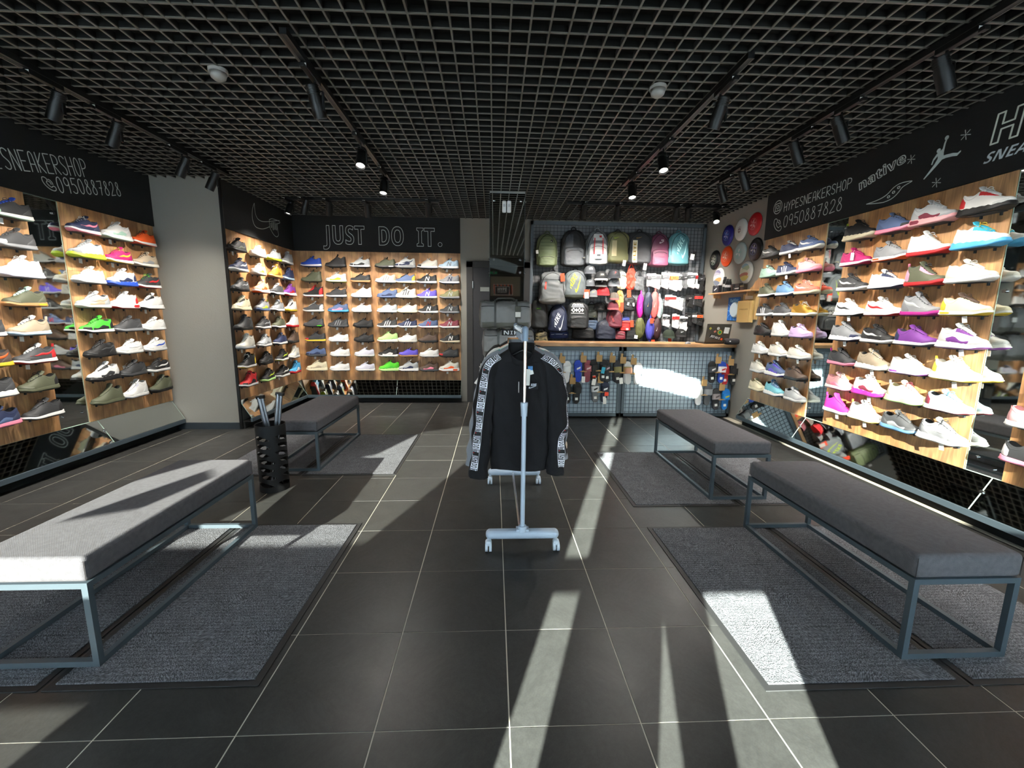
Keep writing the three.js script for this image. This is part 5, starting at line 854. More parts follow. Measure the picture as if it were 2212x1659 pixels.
// socks and wristbands on pegs
function socks(label, x, y, w, h, hex, band, o = {}) {
  const t = thing('sock_pack', label, 'socks', [x, y, ZG + (o.z ?? 0.04)], 0, 'socks on the wire grid'), m = cloth(hex);
  part('sock', rbox(w * 0.62, h * 0.86, 0.022, 0.011, -w * 0.12, h * 0.5, 0, 0, 0, 0.03, 3), m, t); part('sock', rbox(w * 0.6, h * 0.8, 0.022, 0.011, w * 0.14, h * 0.47, 0.02, 0, 0, -0.08, 3), m, t);
  part('foot', rbox(w * 0.75, h * 0.3, 0.03, 0.014, w * 0.08, h * 0.13, 0.03, 0, 0, -0.35, 3), m, t);
  if (band) part('paper_band', rbox(w * 0.86, h * 0.2, 0.05, 0.003, 0.0, h * 0.66, 0.014), M(band, 0.7), t);
  part('tick_print', [box(w * 0.28, 0.006, 0.001, 0, h * 0.66, 0.0398, 0, 0, 0.25), box(w * 0.1, 0.006, 0.001, -w * 0.14, h * 0.66, 0.0398, 0, 0, -0.7)], band && band < 0x808080 ? whiteP : BLACK, t);
  part('peg', [rod([0, h * 0.98, -0.06], [0, h * 0.98, 0.09], 0.003, 8), rod([0, h * 0.98, 0.09], [0, h * 0.98 + 0.014, 0.094], 0.003, 8)], CHROME, t);
}
[['white wristbands in a wide grey band', 2.35, 1.74, 0.23, 0.22, 0xdcdcda, 0x56575a], ['white socks in a grey band next to the wristbands', 2.51, 1.73, 0.12, 0.25, 0xe2e2e0, 0x55565a], ['white socks with an orange red label', 2.63, 1.7, 0.14, 0.27, 0xe6e6e4, 0xe06a34], ['white socks in a dark band, middle of the top sock row', 2.73, 1.71, 0.11, 0.26, 0xdededc, 0x2f3033], ['grey socks with a white tick in the top sock row', 2.81, 1.73, 0.09, 0.24, 0x55585a, 0x2a2b2d], ['white ribbed socks in a charcoal band', 2.89, 1.74, 0.12, 0.24, 0xdadad8, 0x3d3e42], ['white socks with a red label near the right end', 2.99, 1.74, 0.11, 0.24, 0xe0e0de, 0xd8262a], ['black socks at the right end of the top sock row', 3.05, 1.69, 0.1, 0.28, 0x161617, 0x26272a], ['white folded socks with a red label in the second sock row', 2.6, 1.46, 0.18, 0.19, 0xdcdcda, 0xd8302c], ['long white socks with a small figure mark', 2.76, 1.42, 0.12, 0.2, 0xe4e4e2, null], ['black socks with a white mark in the second sock row', 2.9, 1.46, 0.13, 0.2, 0x151516, 0x202022], ['black and white socks with a red label in the second sock row', 3.02, 1.47, 0.13, 0.2, 0x1b1b1c, 0xd8302c], ['white ankle socks with a black mark', 2.58, 1.17, 0.11, 0.2, 0xdadada, 0x2a2a2c], ['white ankle socks with a red sticker', 2.71, 1.15, 0.11, 0.23, 0xdededc, 0xc92c2a], ['white crew socks in a dark header', 2.82, 1.12, 0.12, 0.23, 0xe0e0df, 0x1d1d1f], ['black ankle socks left in the dark lowest group', 2.92, 1.19, 0.1, 0.21, 0x141415, 0x2a2a2c], ['striped black ankle socks in the dark lowest group', 2.995, 1.22, 0.07, 0.17, 0x2e2e30, 0xcfcfce], ['black ankle socks with an orange label', 3.06, 1.19, 0.09, 0.21, 0x161617, 0xd8602c]].forEach(([l, ...a], i) => socks(l, ...a, { z: 0.03 + (i % 3) * 0.03 }));
// hooks row of spare pegs above the socks
// ---------------------------------------------------------------- slides on the counter front
function slidePair(label, x, y, o) {
  const t = thing('slide_pair', label, 'slides', [x, y, -5.37 + 0.03 + (o.z ?? 0)], 0, 'slides hanging on the counter front');
  const w = 0.095, L = 0.27, outline = new THREE.Shape(); 
  outline.moveTo(0, 0); outline.bezierCurveTo(0.034, 0, 0.038, 0.04, 0.036, 0.08); outline.bezierCurveTo(0.034, 0.13, 0.05, 0.17, 0.049, 0.21); outline.bezierCurveTo(0.047, 0.25, 0.025, 0.275, 0.0, 0.275); outline.bezierCurveTo(-0.03, 0.275, -0.047, 0.25, -0.047, 0.21); outline.bezierCurveTo(-0.046, 0.16, -0.036, 0.13, -0.036, 0.08); outline.bezierCurveTo(-0.038, 0.04, -0.034, 0, 0, 0);
  const soleG = () => new THREE.ExtrudeGeometry(outline, { depth: 0.018, bevelEnabled: true, bevelThickness: 0.004, bevelSize: 0.004, bevelSegments: 2, curveSegments: 10 });
  const strapG = () => grid(16, 8, (u, v) => { const a = Math.PI * u; return [Math.cos(a) * 0.052, 0.135 + 0.075 * v + 0.008 * Math.sin(a), 0.012 + 0.052 * Math.pow(Math.sin(a), 0.7)]; });
  [-1, 1].forEach((s, i) => {
    if (o.only !== undefined && o.only !== i) return;
    const sl = new THREE.Group(); sl.name = 'slide'; sl.position.set(s * 0.054, 0, i * 0.006); sl.rotation.z = -s * 0.05; t.add(sl);
    part('footbed', soleG(), M(o.sole[i] ?? o.sole[0], 0.7), sl); part('strap', strapG(), M(o.strap[i] ?? o.strap[0], 0.6), sl);
    if (o.mark) part('tick_print', grid(6, 3, (u, v) => { const a = Math.PI * (0.36 + 0.3 * (1 - u)); return [Math.cos(a) * 0.053, 0.16 + 0.022 * v + 0.02 * u, 0.0135 + 0.0525 * Math.pow(Math.sin(a), 0.7)]; }), M(o.mark[i] ?? o.mark[0], 0.6), sl);
    if (o.stick !== false) part('price_sticker', rbox(0.036, 0.034, 0.002, 0.001, 0, 0.06, 0.0235, 0, 0, 0.08, 1), CARD, sl);
  });
  if (o.only === undefined) { part('hanger_card', [rbox(0.075, 0.085, 0.003, 0.002, 0, 0.295, 0.03), rbox(0.026, 0.05, 0.003, 0.002, -0.016, 0.355, 0.026), rbox(0.09, 0.018, 0.004, 0.002, 0, 0.14, 0.052)], KRAFT, t); part('hook_peg', rod([0, 0.37, -0.02], [0, 0.37, 0.045], 0.003, 8), CHROME, t); }
  for (const [tx, ty, mm, tw, th] of o.tags ?? []) part('hang_tag', rbox(tw ?? 0.045, th ?? 0.08, 0.002, 0.001, tx, ty, 0.085, 0, 0, rr(-0.25, 0.25), 1), mm, t);
}
slidePair('white slides half hidden by the jacket sleeve', 0.87, 0.47, { sole: [0xdcdcda], strap: [0xe2e2e0], stick: false });
slidePair('black slides hanging lowest on the left of the counter front', 1.01, 0.2, { sole: [0x1c1c1d], strap: [0x141415] });
slidePair('royal blue slide paired with a dusty burgundy slide', 1.14, 0.48, { sole: [0x2346b4, 0x8c4450], strap: [0x2a4cc0, 0x9a4f58], mark: [0xe8e8ea, 0xe0c0c0], stick: false, tags: [[-0.005, 0.04, CARD]] });
slidePair('black slides with a turquoise tag', 1.34, 0.49, { sole: [0x18181a], strap: [0x121213], tags: [[0.04, 0.15, M(0x2fa8c4, 0.6), 0.045, 0.08], [-0.07, 0.01, CARD, 0.05, 0.1], [-0.07, 0.06, REDTAG, 0.04, 0.04]], z: 0.01 });
slidePair('charcoal slides with white stickers in the crowded group', 1.51, 0.48, { sole: [0x24252a, 0x2a2c38], strap: [0x1d1d22, 0x24283a], mark: [0xc8a8b0, 0xe6e6e6], z: 0.01 });
slidePair('dark slides with a pale gold strap', 1.64, 0.47, { sole: [0x2c2a2e, 0xc7c7c6], strap: [0x8c8252, 0xb9a86a], z: 0.03, tags: [[-0.03, 0.04, CARD]] });
slidePair('pale grey slides at the end of the crowded group in the sun', 1.77, 0.46, { sole: [0xc9c9c8], strap: [0xd49a7a, 0xdadada], z: 0.05, stick: false });
slidePair('grey slide lettered on a white strap paired with a navy one', 1.37, 0.215, { sole: [0x6d6f72, 0x232a40], strap: [0xdedede, 0x1e2438], mark: [0x202020, 0xe6e6e6], tags: [[0.07, 0.12, REDTAG, 0.05, 0.05], [0.05, 0.03, CARD]] });
slidePair('black slide paired with a blue one with a white strap', 2.89, 0.475, { sole: [0x202022, 0x2548a8], strap: [0x3a3c40, 0xe2e2e2], mark: [0xd0d0d0, 0xc83a3a] });
slidePair('red slide paired with a black one by the right end', 3.06, 0.45, { sole: [0xb92a2c, 0x2a2b2c], strap: [0xa82426, 0x1c1c1d] });
slidePair('white slide paired with a grey patterned one low on the right', 2.73, 0.18, { sole: [0xdededd, 0x55585c], strap: [0xe6e6e4, 0x8c8f93], stick: false });
slidePair('mottled grey slide paired with a bright blue one', 2.97, 0.12, { sole: [0x3a3a3c, 0x1f78c4], strap: [0x9a8f8f, 0x2384d0], mark: [0x5a5050, 0xd8c83a] });

// ---------------------------------------------------------------- right grey wall: flying discs, shelf, packs
{
  const disc = (label, y, z, hex, r, kind, ring) => {
    const t = thing('flying_disc', label, 'flying disc', [XR, y, z], -Math.PI / 2, 'flying discs on the grey wall');
    part('disc', new THREE.LatheGeometry([[0.001, 0.026], [0.08, 0.0255], [0.108, 0.022], [0.128, 0.013], [0.1345, 0.002], [0.134, -0.004], [0.128, -0.002], [0.118, 0.012], [0.001, 0.016]].map(([a, b]) => new THREE.Vector2(a, b)), 40).rotateX(Math.PI / 2), M(hex, 0.35), t).position.z = 0.006;
    const tex = canvasTex(192, 192, (c) => {
      c.fillStyle = '#' + new THREE.Color(hex).getHexString(); c.fillRect(0, 0, 192, 192); c.translate(96, 96); c.lineWidth = 5;
      if (kind === 'fan') { c.strokeStyle = ring; c.beginPath(); c.arc(0, 0, 84, 0, 7); c.stroke(); for (let k = 0; k < 6; k++) { c.rotate(Math.PI / 3); c.fillStyle = k % 2 ? ring : '#f0f0f0'; c.globalAlpha = 0.75; c.beginPath(); c.moveTo(8, 0); c.bezierCurveTo(20, -34, 60, -34, 74, -8); c.bezierCurveTo(60, 4, 30, 6, 8, 0); c.fill(); } c.globalAlpha = 1; }
      else if (kind === 'trident') { c.strokeStyle = '#5a2a30'; c.lineWidth = 9; c.beginPath(); c.moveTo(0, -52); c.lineTo(0, 44); c.moveTo(-34, -46); c.lineTo(-34, 30); c.lineTo(34, 30); c.lineTo(34, -46); c.moveTo(-34, 0); c.bezierCurveTo(-10, 0, -4, -10, 0, -30); c.moveTo(34, 0); c.bezierCurveTo(10, 0, 4, -10, 0, -30); c.moveTo(-16, 30); c.lineTo(0, 54); c.lineTo(16, 30); c.stroke(); }
      else { const P = kind === 'land' ? ['#7f9fb0', '#9cab8a', '#c9c9b0', '#b06a52', '#c8b45c'] : ['#8d86a8', '#b9b6c2', '#e4e2e0', '#c99a5e', '#6d7686']; P.forEach((q, i) => { c.fillStyle = q; c.beginPath(); c.ellipse(rr(-24, 24), -70 + i * 34, 88, 30, rr(-0.3, 0.3), 0, 7); c.fill(); }); }
    });
    const g = new THREE.CircleGeometry(kind === 'land' || kind === 'art' ? 0.105 : 0.075, 40); part('print', g, printMat(tex, 0.4), t).position.z = 0.0333;
  };
  disc('navy blue flying disc with pale blades, top left of the group', 2.4, -5.79, 0x241f78, 0, 'fan', '#7fb8e0');
  disc('white flying disc with a dark red trident emblem', 2.415, -5.485, 0xd5d5d2, 0, 'trident');
  disc('red flying disc with pale blades, top right of the group', 2.425, -5.2, 0xb81c24, 0, 'fan', '#e8a0a0');
  disc('black flying disc with a white ring, left end of the middle row', 2.118, -6.08, 0x161617, 0, 'fan', '#d8e0c8');
  disc('orange flying disc with pink blades in the middle row', 2.127, -5.775, 0xe4501c, 0, 'fan', '#f0b0a0');
  disc('pale aqua grey flying disc in the middle row', 2.125, -5.46, 0xa9b9b8, 0, 'fan', '#7fc0bc');
  disc('black flying disc with a violet ring partly behind the shoe wall', 2.125, -5.14, 0x131315, 0, 'fan', '#8a86c8');
  disc('white flying disc with a cartoonless violet and orange print', 1.86, -5.93, 0xd6d4d2, 0, 'art');
  disc('white flying disc with a soft landscape print', 1.87, -5.28, 0xd6d4cc, 0, 'land');
  const s = thing('wall_shelf', 'narrow pale wooden wall shelf with a wavy end bracket under the flying discs', 'shelf', [XR, 1.635, -5.45], -Math.PI / 2);
  part('board', metricUV(rbox(1.0, 0.02, 0.13, 0.003, 0, 0, 0.066), 1, 0.2, 0.4, true), PALEWOOD, s);
  const br = new THREE.Shape(); br.moveTo(0, 0); br.lineTo(0.2, 0); br.lineTo(0.2, 0.2); br.bezierCurveTo(0.14, 0.2, 0.17, 0.12, 0.12, 0.11); br.bezierCurveTo(0.06, 0.1, 0.08, 0.04, 0, 0.03); br.lineTo(0, 0);
  part('wavy_bracket', at(new THREE.ExtrudeGeometry(br, { depth: 0.016, bevelEnabled: false }), 0.3, 0.01, 0.004), PALEWOOD, s);
  part('shelf_bracket', [box2(-0.42, -0.4, -0.06, -0.01, 0, 0.1), box2(0.36, 0.38, -0.06, -0.01, 0, 0.1)], PALEWOOD, s);
  const item = (name, label, cat, z, parts) => { const t = thing(name, label, cat, [XR - 0.07, 1.6455, z + 0.085], -Math.PI / 2, 'shoe care on the wall shelf'); for (const [n, g, m] of parts) part(n, g, m, t); };
  [[-5.74, 0.2, 'tallest black spray can on the wall shelf'], [-5.68, 0.17, 'middle black spray can on the wall shelf'], [-5.62, 0.16, 'shortest black spray can on the wall shelf']].forEach(([z, h, l]) => item('spray_can', l, 'spray can', z, [['can', new THREE.LatheGeometry([[0.001, 0], [0.022, 0], [0.024, 0.004], [0.024, h * 0.8], [0.016, h * 0.86]].map(([a, b]) => new THREE.Vector2(a, b)), 20), M(0x18181a, 0.3, 0.3)], ['spray_cap', cyl(0.017, 0.019, h * 0.16, 0, h * 0.92, 0), M(0x2c2c2e, 0.5)], ['label_band', cyl(0.0243, 0.0243, h * 0.18, 0, h * 0.45, 0, 0, 0, 0, 20, true), M(0xb9b9b9, 0.5)]]));
  item('shoe_care_kit', 'flat black boxed kit with a white tick at the left end of the wall shelf', 'box', -5.92, [['box', rbox(0.16, 0.1, 0.05, 0.005, 0, 0.05, 0), M(0x1a1b22, 0.5)], ['tick_print', box(0.07, 0.014, 0.001, 0, 0.05, 0.0256, 0, 0, 0.4), whiteP]]);
  item('polish_jar', 'dark polish jar in the middle of the wall shelf', 'jar', -5.5, [['jar', cyl(0.03, 0.03, 0.07, 0, 0.035, 0), M(0x2a2622, 0.2)], ['lid', cyl(0.031, 0.031, 0.02, 0, 0.08, 0), BLACKMETAL]]);
  item('sponge_box', 'black sponge box with a pale stripe on the wall shelf', 'box', -5.4, [['box', rbox(0.09, 0.09, 0.05, 0.004, 0, 0.045, 0), M(0x17171a, 0.5)], ['stripe', box(0.09, 0.012, 0.0015, 0, 0.03, 0.0255), CARD]]);
  item('sponge_box', 'small dark sponge box beside the wavy bracket', 'box', -5.29, [['box', rbox(0.08, 0.07, 0.05, 0.004, 0, 0.035, 0), M(0x252019, 0.5)], ['stripe', box(0.08, 0.01, 0.0015, 0, 0.05, 0.0255), M(0x8a7a4a, 0.5)]]);
  const p = thing('disc_pack', 'blue blister pack with a glowing disc hanging under the wall shelf', 'pack', [XR, 1.275, -5.5], -Math.PI / 2);
  part('backing_card', rbox(0.27, 0.3, 0.006, 0.008, 0, 0.15, 0.006, 0, 0, 0, 3), textOn('#1560b4', '#8fd0f4', 160, 180, (c) => { for (let k = 0; k < 9; k++) { c.save(); c.translate(70, 110); c.rotate(k * 0.7); c.lineWidth = 3; c.beginPath(); c.moveTo(0, 0); c.bezierCurveTo(30, -20, 60, 0, 80, -30); c.stroke(); c.restore(); } stretched(c, 'Flashflight', 24, 12, 112, 26, 'bold italic 100px sans-serif', 0); }), p);
  part('blister', at(new THREE.LatheGeometry([[0.001, 0.03], [0.085, 0.028], [0.098, 0.012], [0.1, 0]].map(([a, b]) => new THREE.Vector2(a, b)), 36).rotateX(Math.PI / 2), 0.05, 0.14, 0.009), M(0xb9cfda, 0.2), p);
  const b1 = thing('board_box', 'tall pale cardboard sleeve on the grey wall behind the front one', 'box', [XR, 1.29, -5.13], -Math.PI / 2); part('sleeve', rbox(0.3, 0.31, 0.02, 0.003, 0.0, 0.155, 0.012), M(0xc9a970, 0.7), b1); part('window', rbox(0.16, 0.05, 0.003, 0.002, -0.02, 0.27, 0.024), M(0xd9cfb8, 0.4), b1);
  const b2 = thing('board_box', 'front cardboard sleeve with printed lettering on the grey wall', 'box', [XR - 0.03, 1.255, -5.17], -Math.PI / 2); part('sleeve', rbox(0.31, 0.265, 0.024, 0.003, 0.0, 0.1325, 0.014), M(0xc2a468, 0.7), b2); part('lettering', box(0.19, 0.022, 0.001, -0.02, 0.16, 0.0268), textOn('#c2a468', '#7c6030', 160, 24, (c) => stretched(c, 'SYNDICATE', 6, 3, 148, 18, 'bold 100px sans-serif', 0)), b2); part('fold_line', box(0.003, 0.26, 0.001, 0.1, 0.1325, 0.0268), M(0x8c7444, 0.8), b2);
}
// ---------------------------------------------------------------- on the counter
{
  const y = 0.9705;
  const t = thing('laptop', 'open laptop with stickers on its lid at the right end of the counter', 'laptop', [2.93, y, -5.5], 0.08);
  part('base', rbox(0.34, 0.016, 0.22, 0.006, -0.0, 0.009, -0.09), M(0x37342f, 0.4, 0.5), t);
  const lid = part('lid', rbox(0.34, 0.25, 0.009, 0.008, 0, 0.125, 0), M(0x58544d, 0.4, 0.45), t); lid.position.set(0, 0.014, 0.022); lid.rotation.x = 0.16;
  const st = [['sticker', rbox(0.2, 0.045, 0.001, 0.0005, -0.015, 0.07, 0.0052, 0, 0, -0.28, 1), M(0x161616, 0.5)]]; for (const [n, g, m] of st) part(n, g, m, lid);
  const lt = part('sticker', new THREE.PlaneGeometry(0.19, 0.042), textOn('#161616', '#ececec', 256, 56, (c) => { stretched(c, 'JUST DO IT.', 8, 8, 196, 40, 'bold italic 100px sans-serif', 0); c.fillStyle = '#e8591c'; c.fillRect(212, 8, 38, 40); }), lid); lt.position.set(-0.015, 0.07, 0.0059); lt.rotation.z = -0.28;
  part('sticker', at(new THREE.CircleGeometry(0.022, 24), 0.02, 0.14, 0.0052), M(0x3fa45a, 0.5), lid); part('sticker', at(new THREE.RingGeometry(0.022, 0.032, 24), 0.02, 0.14, 0.0051), M(0xd8b23a, 0.5), lid); part('sticker', at(new THREE.CircleGeometry(0.02, 24), -0.01, 0.19, 0.0052), M(0xc8c8c6, 0.5), lid); part('sticker', rbox(0.03, 0.024, 0.001, 0.0004, -0.05, 0.15, 0.0052, 0, 0, 0.5, 1), M(0xc87a6a, 0.5), lid); part('sticker', rbox(0.028, 0.028, 0.001, 0.0004, -0.12, 0.19, 0.0052, 0, 0, 0.7, 1), M(0xb0a23c, 0.5), lid); part('sticker', rbox(0.07, 0.08, 0.001, 0.0004, 0.11, 0.165, 0.0052, 0, 0, -0.08, 1), CARD, lid);
  const m = thing('computer_mouse', 'silver computer mouse on the counter left of the laptop', 'mouse', [2.53, y, -5.44], 0.5); part('shell', at(new THREE.SphereGeometry(0.05, 20, 12, 0, 6.3, 0, Math.PI / 2).scale(1, 0.55, 0.62), 0, 0, 0), M(0x9a9da2, 0.3, 0.3), m); part('base', cyl(0.049, 0.05, 0.004, 0, 0.002, 0).scale(1, 1, 0.62), M(0x2c2c2e, 0.5), m);
  const sp = thing('speaker', 'dark cylindrical portable speaker lying at the right end of the counter', 'speaker', [3.02, y, -5.28], -0.15);
  part('body', at(new THREE.LatheGeometry([[0.001, -0.085], [0.03, -0.085], [0.036, -0.075], [0.04, -0.05], [0.04, 0.05], [0.036, 0.075], [0.03, 0.085], [0.001, 0.085]].map(([a, b]) => new THREE.Vector2(a, b)), 28).rotateZ(Math.PI / 2), 0, 0.042, 0), M(0x2c2a2d, 0.7, 0, { bumpMap: weaveBump, bumpScale: 0.0008, key: 'spk' }), sp); part('end_ring', [at(new THREE.TorusGeometry(0.028, 0.005, 8, 28), 0.084, 0.042, 0, 0, Math.PI / 2), at(new THREE.TorusGeometry(0.028, 0.005, 8, 28), -0.084, 0.042, 0, 0, Math.PI / 2)], BLACKMETAL, sp); part('badge', box(0.016, 0.014, 0.002, -0.03, 0.046, 0.0405), M(0xd8d0cc, 0.4), sp);
  const r = thing('receipt', 'small white paper slip on the counter near the black sports bag', 'paper', [1.28, y, -5.43], 0.1); part('slip', grid(10, 4, (u, v) => [(u - 0.5) * 0.09, 0.001 + 0.006 * Math.sin(u * 2.6), (v - 0.5) * 0.05]), CARD, r);
}
// ---------------------------------------------------------------- duffel bags in front of the column
function duffel(label, x, y, z, s) {
  const t = thing('duffel_bag', label, 'duffel bag', [x, y, z], 0, 'grey duffel bags by the column'), W = 0.6, H = 0.3, D = 0.26, m = nylon('#858585'), m2 = nylon('#66665f');
  const pt = (a, v, off = 0) => { const q = ends(v, 0.07, 0.07, 2.4), f = 0.007 * noise(Math.cos(a) * 2 + s, v * 5, Math.sin(a) * 2) + 0.003 * noise(Math.cos(a) * 6, v * 14 + s, Math.sin(a) * 6) + off; return [(v - 0.5) * W, H / 2 + (H / 2 * q + f) * spow(Math.sin(a), 0.72), (D / 2 * q + f) * spow(Math.cos(a), 0.72)]; };
  part('body', grid(44, 40, (u, v) => pt(u * 2 * Math.PI, v), true), m, t);
  const patch = (a0, a1, v0, v1, off) => grid(12, 16, (u, v) => pt(lerp(a0, a1, u), lerp(v0, v1, v), off));
  part('base_panel', patch(-1.35, -0.42, 0.02, 0.98, 0.004), m2, t);
  part('front_pocket', patch(-0.36, 0.5, 0.05, 0.3, 0.012), m, t); part('front_pocket', patch(-0.4, 0.62, 0.33, 0.68, 0.016), m, t); part('front_pocket', patch(-0.36, 0.5, 0.72, 0.95, 0.012), m, t);
  for (const [v0, v1, a] of [[0.06, 0.29, 0.45], [0.73, 0.94, 0.45], [0.1, 0.9, 1.2]]) part('zip', tube([0, 0.5, 1].map((k) => pt(a, lerp(v0, v1, k), 0.016)), 0.0035, 14, 5), BLACK, t);
  for (const v of [0.31, 0.7]) part('handle_webbing', patch(-0.9, 1.5, v - 0.02, v + 0.02, 0.02), nylon('#4c4e4c'), t);
  part('handle', tube([[-0.1, H * 0.98, 0.05], [-0.09, H + 0.025, 0.07], [0, H + 0.03, 0.08], [0.09, H + 0.025, 0.07], [0.1, H * 0.98, 0.05]], 0.012, 18, 6), nylon('#3a3a34'), t);
  const tg = part('hang_tag', rbox(0.06, 0.13, 0.003, 0.002, 0.135, 0.18, D / 2 + 0.025, -0.05, 0, 0, 1), M(0x55574f, 0.7), t); part('price_label', rbox(0.058, 0.055, 0.002, 0.001, 0.135, 0.155, D / 2 + 0.029, -0.05, 0, 0, 1), CARD, tg);
}
duffel('upper grey duffel bag hung in front of the mirrored column', 0.13, 1.165, -4.85, 1);
duffel('lower grey duffel bag hung in front of the mirrored column', 0.165, 0.845, -4.84, 4);
// ---------------------------------------------------------------- shop front behind the camera, street outside
{
  const f = struct('wall_front');
  const s = new THREE.Shape([[XL, 0], [XR, 0], [XR, 3.25], [XL, 3.25]].map((p) => new THREE.Vector2(...p)));
  const hole = (x0, x1, y0, y1) => s.holes.push(new THREE.Path([[x0, y0], [x0, y1], [x1, y1], [x1, y0]].map((p) => new THREE.Vector2(...p))));
  const wins = [[-3.3, -0.82, 0.12, 2.62], [-0.74, 0.98, 0.03, 2.2], [-0.74, 0.98, 2.24, 2.64], [1.06, 2.95, 0.12, 2.62]];
  for (const w of wins) hole(...w);
  part('wall_face', at(new THREE.ExtrudeGeometry(s, { depth: 0.1, bevelEnabled: false }), 0, 0, ZF), M(0x4c4a48, 0.8), f);
  part('door_bar', [box2(-0.74, 0.98, 0.79, 0.875, ZF - 0.01, ZF + 0.05)], DARKSTEEL, f);
  wins.forEach(([x0, x1, y0, y1], i) => { const w = struct('window_' + (i + 1)); part('pane', box2(x0, x1, y0, y1, ZF + 0.05, ZF + 0.056), new THREE.MeshPhysicalMaterial({ color: 0xf4faf7, transmission: 1, roughness: 0.0, thickness: 0 }), w); });
  // vinyl film on the panes, with the cut outs that let the sun through
  const film = (label, outer, holes, m) => {
    const t = thing('window_film', label, 'window film', [0, 0, ZF + 0.044]);
    const q = new THREE.Shape(outer.map((p) => new THREE.Vector2(...p))); for (const h of holes) q.holes.push(new THREE.Path(h.map((p) => new THREE.Vector2(...p))));
    part('vinyl', new THREE.ExtrudeGeometry(q, { depth: 0.002, bevelEnabled: false }), m, t);
  };
  const R = (x0, x1, y0, y1) => [[x0, y0], [x1, y0], [x1, y1], [x0, y1]];
  const FROST = new THREE.MeshPhysicalMaterial({ color: 0xd3d9e2, roughness: 1, transmission: 0.58, thickness: 0, side: THREE.DoubleSide }), DARKFILM = M(0x3d3a36, 0.8);
  film('frosted film on the left shop window', R(-3.3, -0.82, 0.12, 2.62), [[[-2.86, 0.95], [-1.76, 0.95], [-1.76, 1.92], [-2.66, 1.75], [-2.68, 1.48], [-2.77, 1.45], [-2.86, 1.25]], [[-2.62, 0.3], [-1.86, 0.3], [-2.02, 0.61], [-2.62, 0.61]]], FROST);
  film('small dark vinyl shape stuck in the clear part of the left shop window', [[-2.61, 1.195], [-2.42, 1.235], [-2.47, 1.36], [-2.61, 1.4]], [], DARKFILM);
  film('dark film on the shop door with clear slits', R(-0.74, 0.98, 0.03, 2.2), [R(-0.565, -0.44, 0.12, 0.79), [[-0.565, 0.875], [-0.44, 0.875], [-0.44, 1.5], [-0.49, 1.5], [-0.49, 1.56], [-0.44, 1.56], [-0.44, 1.96], [-0.475, 1.96], [-0.475, 1.82], [-0.53, 1.82], [-0.53, 1.96], [-0.565, 1.96], [-0.565, 1.5], [-0.52, 1.5], [-0.52, 1.44], [-0.565, 1.44]], R(0.16, 0.455, 0.12, 0.785), [[-0.14, 0.2], [0.05, 0.2], [-0.04, 0.73]]], DARKFILM);
  film('dark film on the fanlight over the shop door', R(-0.74, 0.98, 2.24, 2.64), [[[-0.3, 2.62], [-0.25, 2.43], [0.53, 2.25], [0.57, 2.46], [0.1, 2.6]]], DARKFILM);
  film('frosted film on the right shop window', R(1.06, 2.95, 0.12, 2.62), [[[1.36, 1.55], [1.9, 1.0], [2.1, 1.0], [2.08, 2.14], [1.6, 2.2], [1.36, 1.75]]], FROST);
  const TINT = (v) => new THREE.MeshPhysicalMaterial({ color: new THREE.Color(v, v * 0.97, v * 0.96), transmission: 1, roughness: 0, thickness: 0 });
  for (const [l, r, v] of [['tinted clear film in the cut out of the right shop window', [1.3, 2.15, 0.98, 2.22], 0.6], ['tinted clear film in the cut outs of the left shop window', [-2.9, -1.72, 0.28, 1.94], 0.62]]) { const t = thing('window_tint', l, 'window film', [0, 0, ZF + 0.0475]); part('vinyl', box2(r[0], r[1], r[2], r[3], 0, 0.0012), TINT(v), t); }
  // notice boards seen only through the mirrored column; the sign faces the street, so its letters run backwards from inside
  const nb = thing('notice_board', 'brown framed board on the shop front seen only in the column mirror', 'board', [0.28, 1.72, ZF - 0.012]);
  part('panel', box2(-0.36, 0.36, 0, 0.46, 0, 0.008), M(0x8a8174, 0.8), nb); part('frame', [box2(-0.38, 0.38, 0.46, 0.49, -0.008, 0.01), box2(-0.38, 0.38, -0.03, 0, -0.008, 0.01), box2(-0.39, -0.36, -0.03, 0.49, -0.008, 0.01), box2(0.36, 0.39, -0.03, 0.49, -0.008, 0.01)], M(0x2c2825, 0.6), nb);
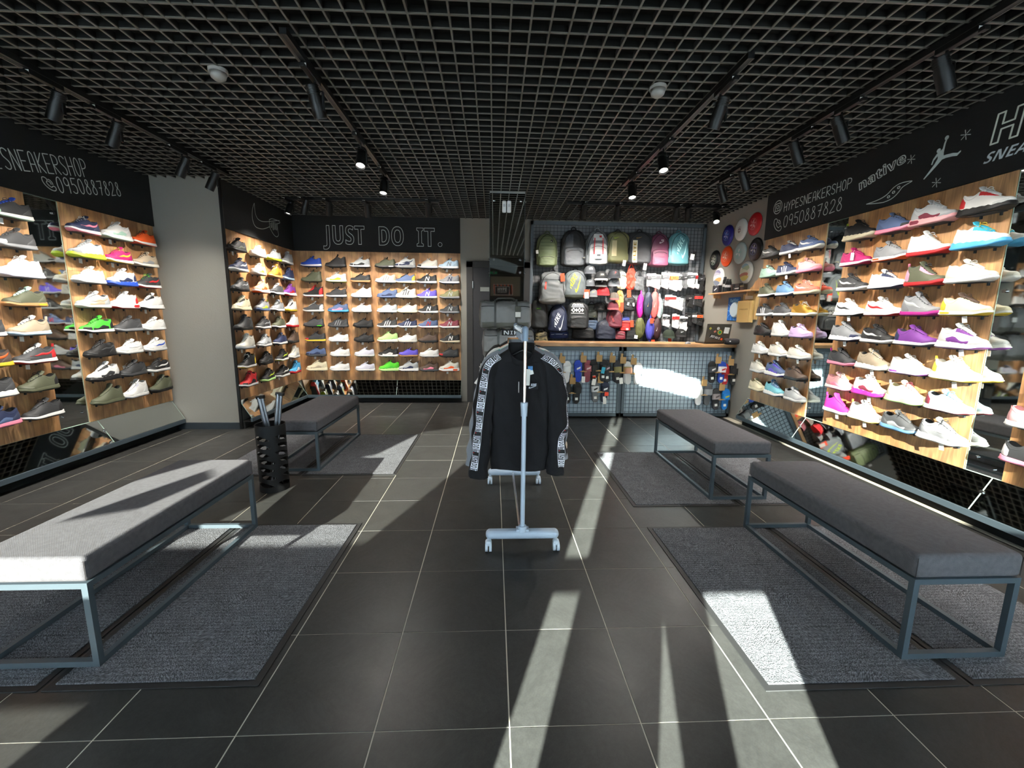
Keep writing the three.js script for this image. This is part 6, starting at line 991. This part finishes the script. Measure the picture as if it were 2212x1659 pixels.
  const hs = thing('shop_sign', 'black HYPE sign with an orange striped border seen only in the column mirror', 'sign', [0.22, 1.74, ZF - 0.03], Math.PI);
  part('sign_panel', box2(-0.24, 0.24, 0, 0.26, 0, 0.01), M(0x1a1a1c, 0.5), hs);
  const ht = canvasTex(448, 240, (c) => { c.translate(448, 0); c.scale(-1, 1); c.fillStyle = '#1b1b1e'; c.fillRect(0, 0, 448, 240); c.fillStyle = '#cf5a28'; for (let k = -2; k < 12; k++) { c.beginPath(); c.moveTo(k * 80, 0); c.lineTo(k * 80 + 40, 0); c.lineTo(k * 80 + 70, 240); c.lineTo(k * 80 + 30, 240); c.closePath(); c.fill(); } c.strokeStyle = '#e4e4e6'; c.lineWidth = 8; c.strokeRect(8, 8, 432, 224); c.fillStyle = '#2a282b'; c.fillRect(46, 50, 320, 182); c.strokeRect(46, 50, 320, 182); c.fillStyle = '#f2f2f2'; stretched(c, 'HYPE', 96, 78, 220, 72, 'bold 100px sans-serif', 0); stretched(c, 'SNEAKERSHOP', 98, 164, 216, 20, 'bold 100px sans-serif', 0); });
  const hp = part('print', new THREE.PlaneGeometry(0.48, 0.26), printMat(ht, 0.5), hs); hp.position.set(0, 0.13, 0.0105);
  const ex = thing('exit_sign', 'small green exit sticker on the shop front seen only in the column mirror', 'sign', [-0.02, 2.24, ZF - 0.006], Math.PI); part('plate', box2(-0.1, 0.1, 0, 0.05, 0, 0.004), M(0x2f8f5c, 0.5), ex);
  // outside: pavement and the building across the street
  const g = struct('pavement'); part('paving', box2(-40, 40, -0.2, -0.1, ZF + 0.16, 60), M(0x8b8780, 0.9), g);
  const b = thing('street_building', 'low grey building across the street seen only in the mirrors', 'building', [0, -0.1, 34]); part('facade', box2(-30, 30, 0, 9.2, 0, 8), M(0x1c1916, 0.9), b); part('cornice', box2(-30.2, 30.2, 9.2, 9.4, -0.2, 8), M(0x5d564e, 0.9), b);
  for (let k = 0; k < 12; k++) part('window', box2(-27.5 + k * 5, -25.3 + k * 5, 2, 5.5, -0.05, 0.02), M(0x2b3138, 0.2), b);
}
renderer.render(scene, camera);
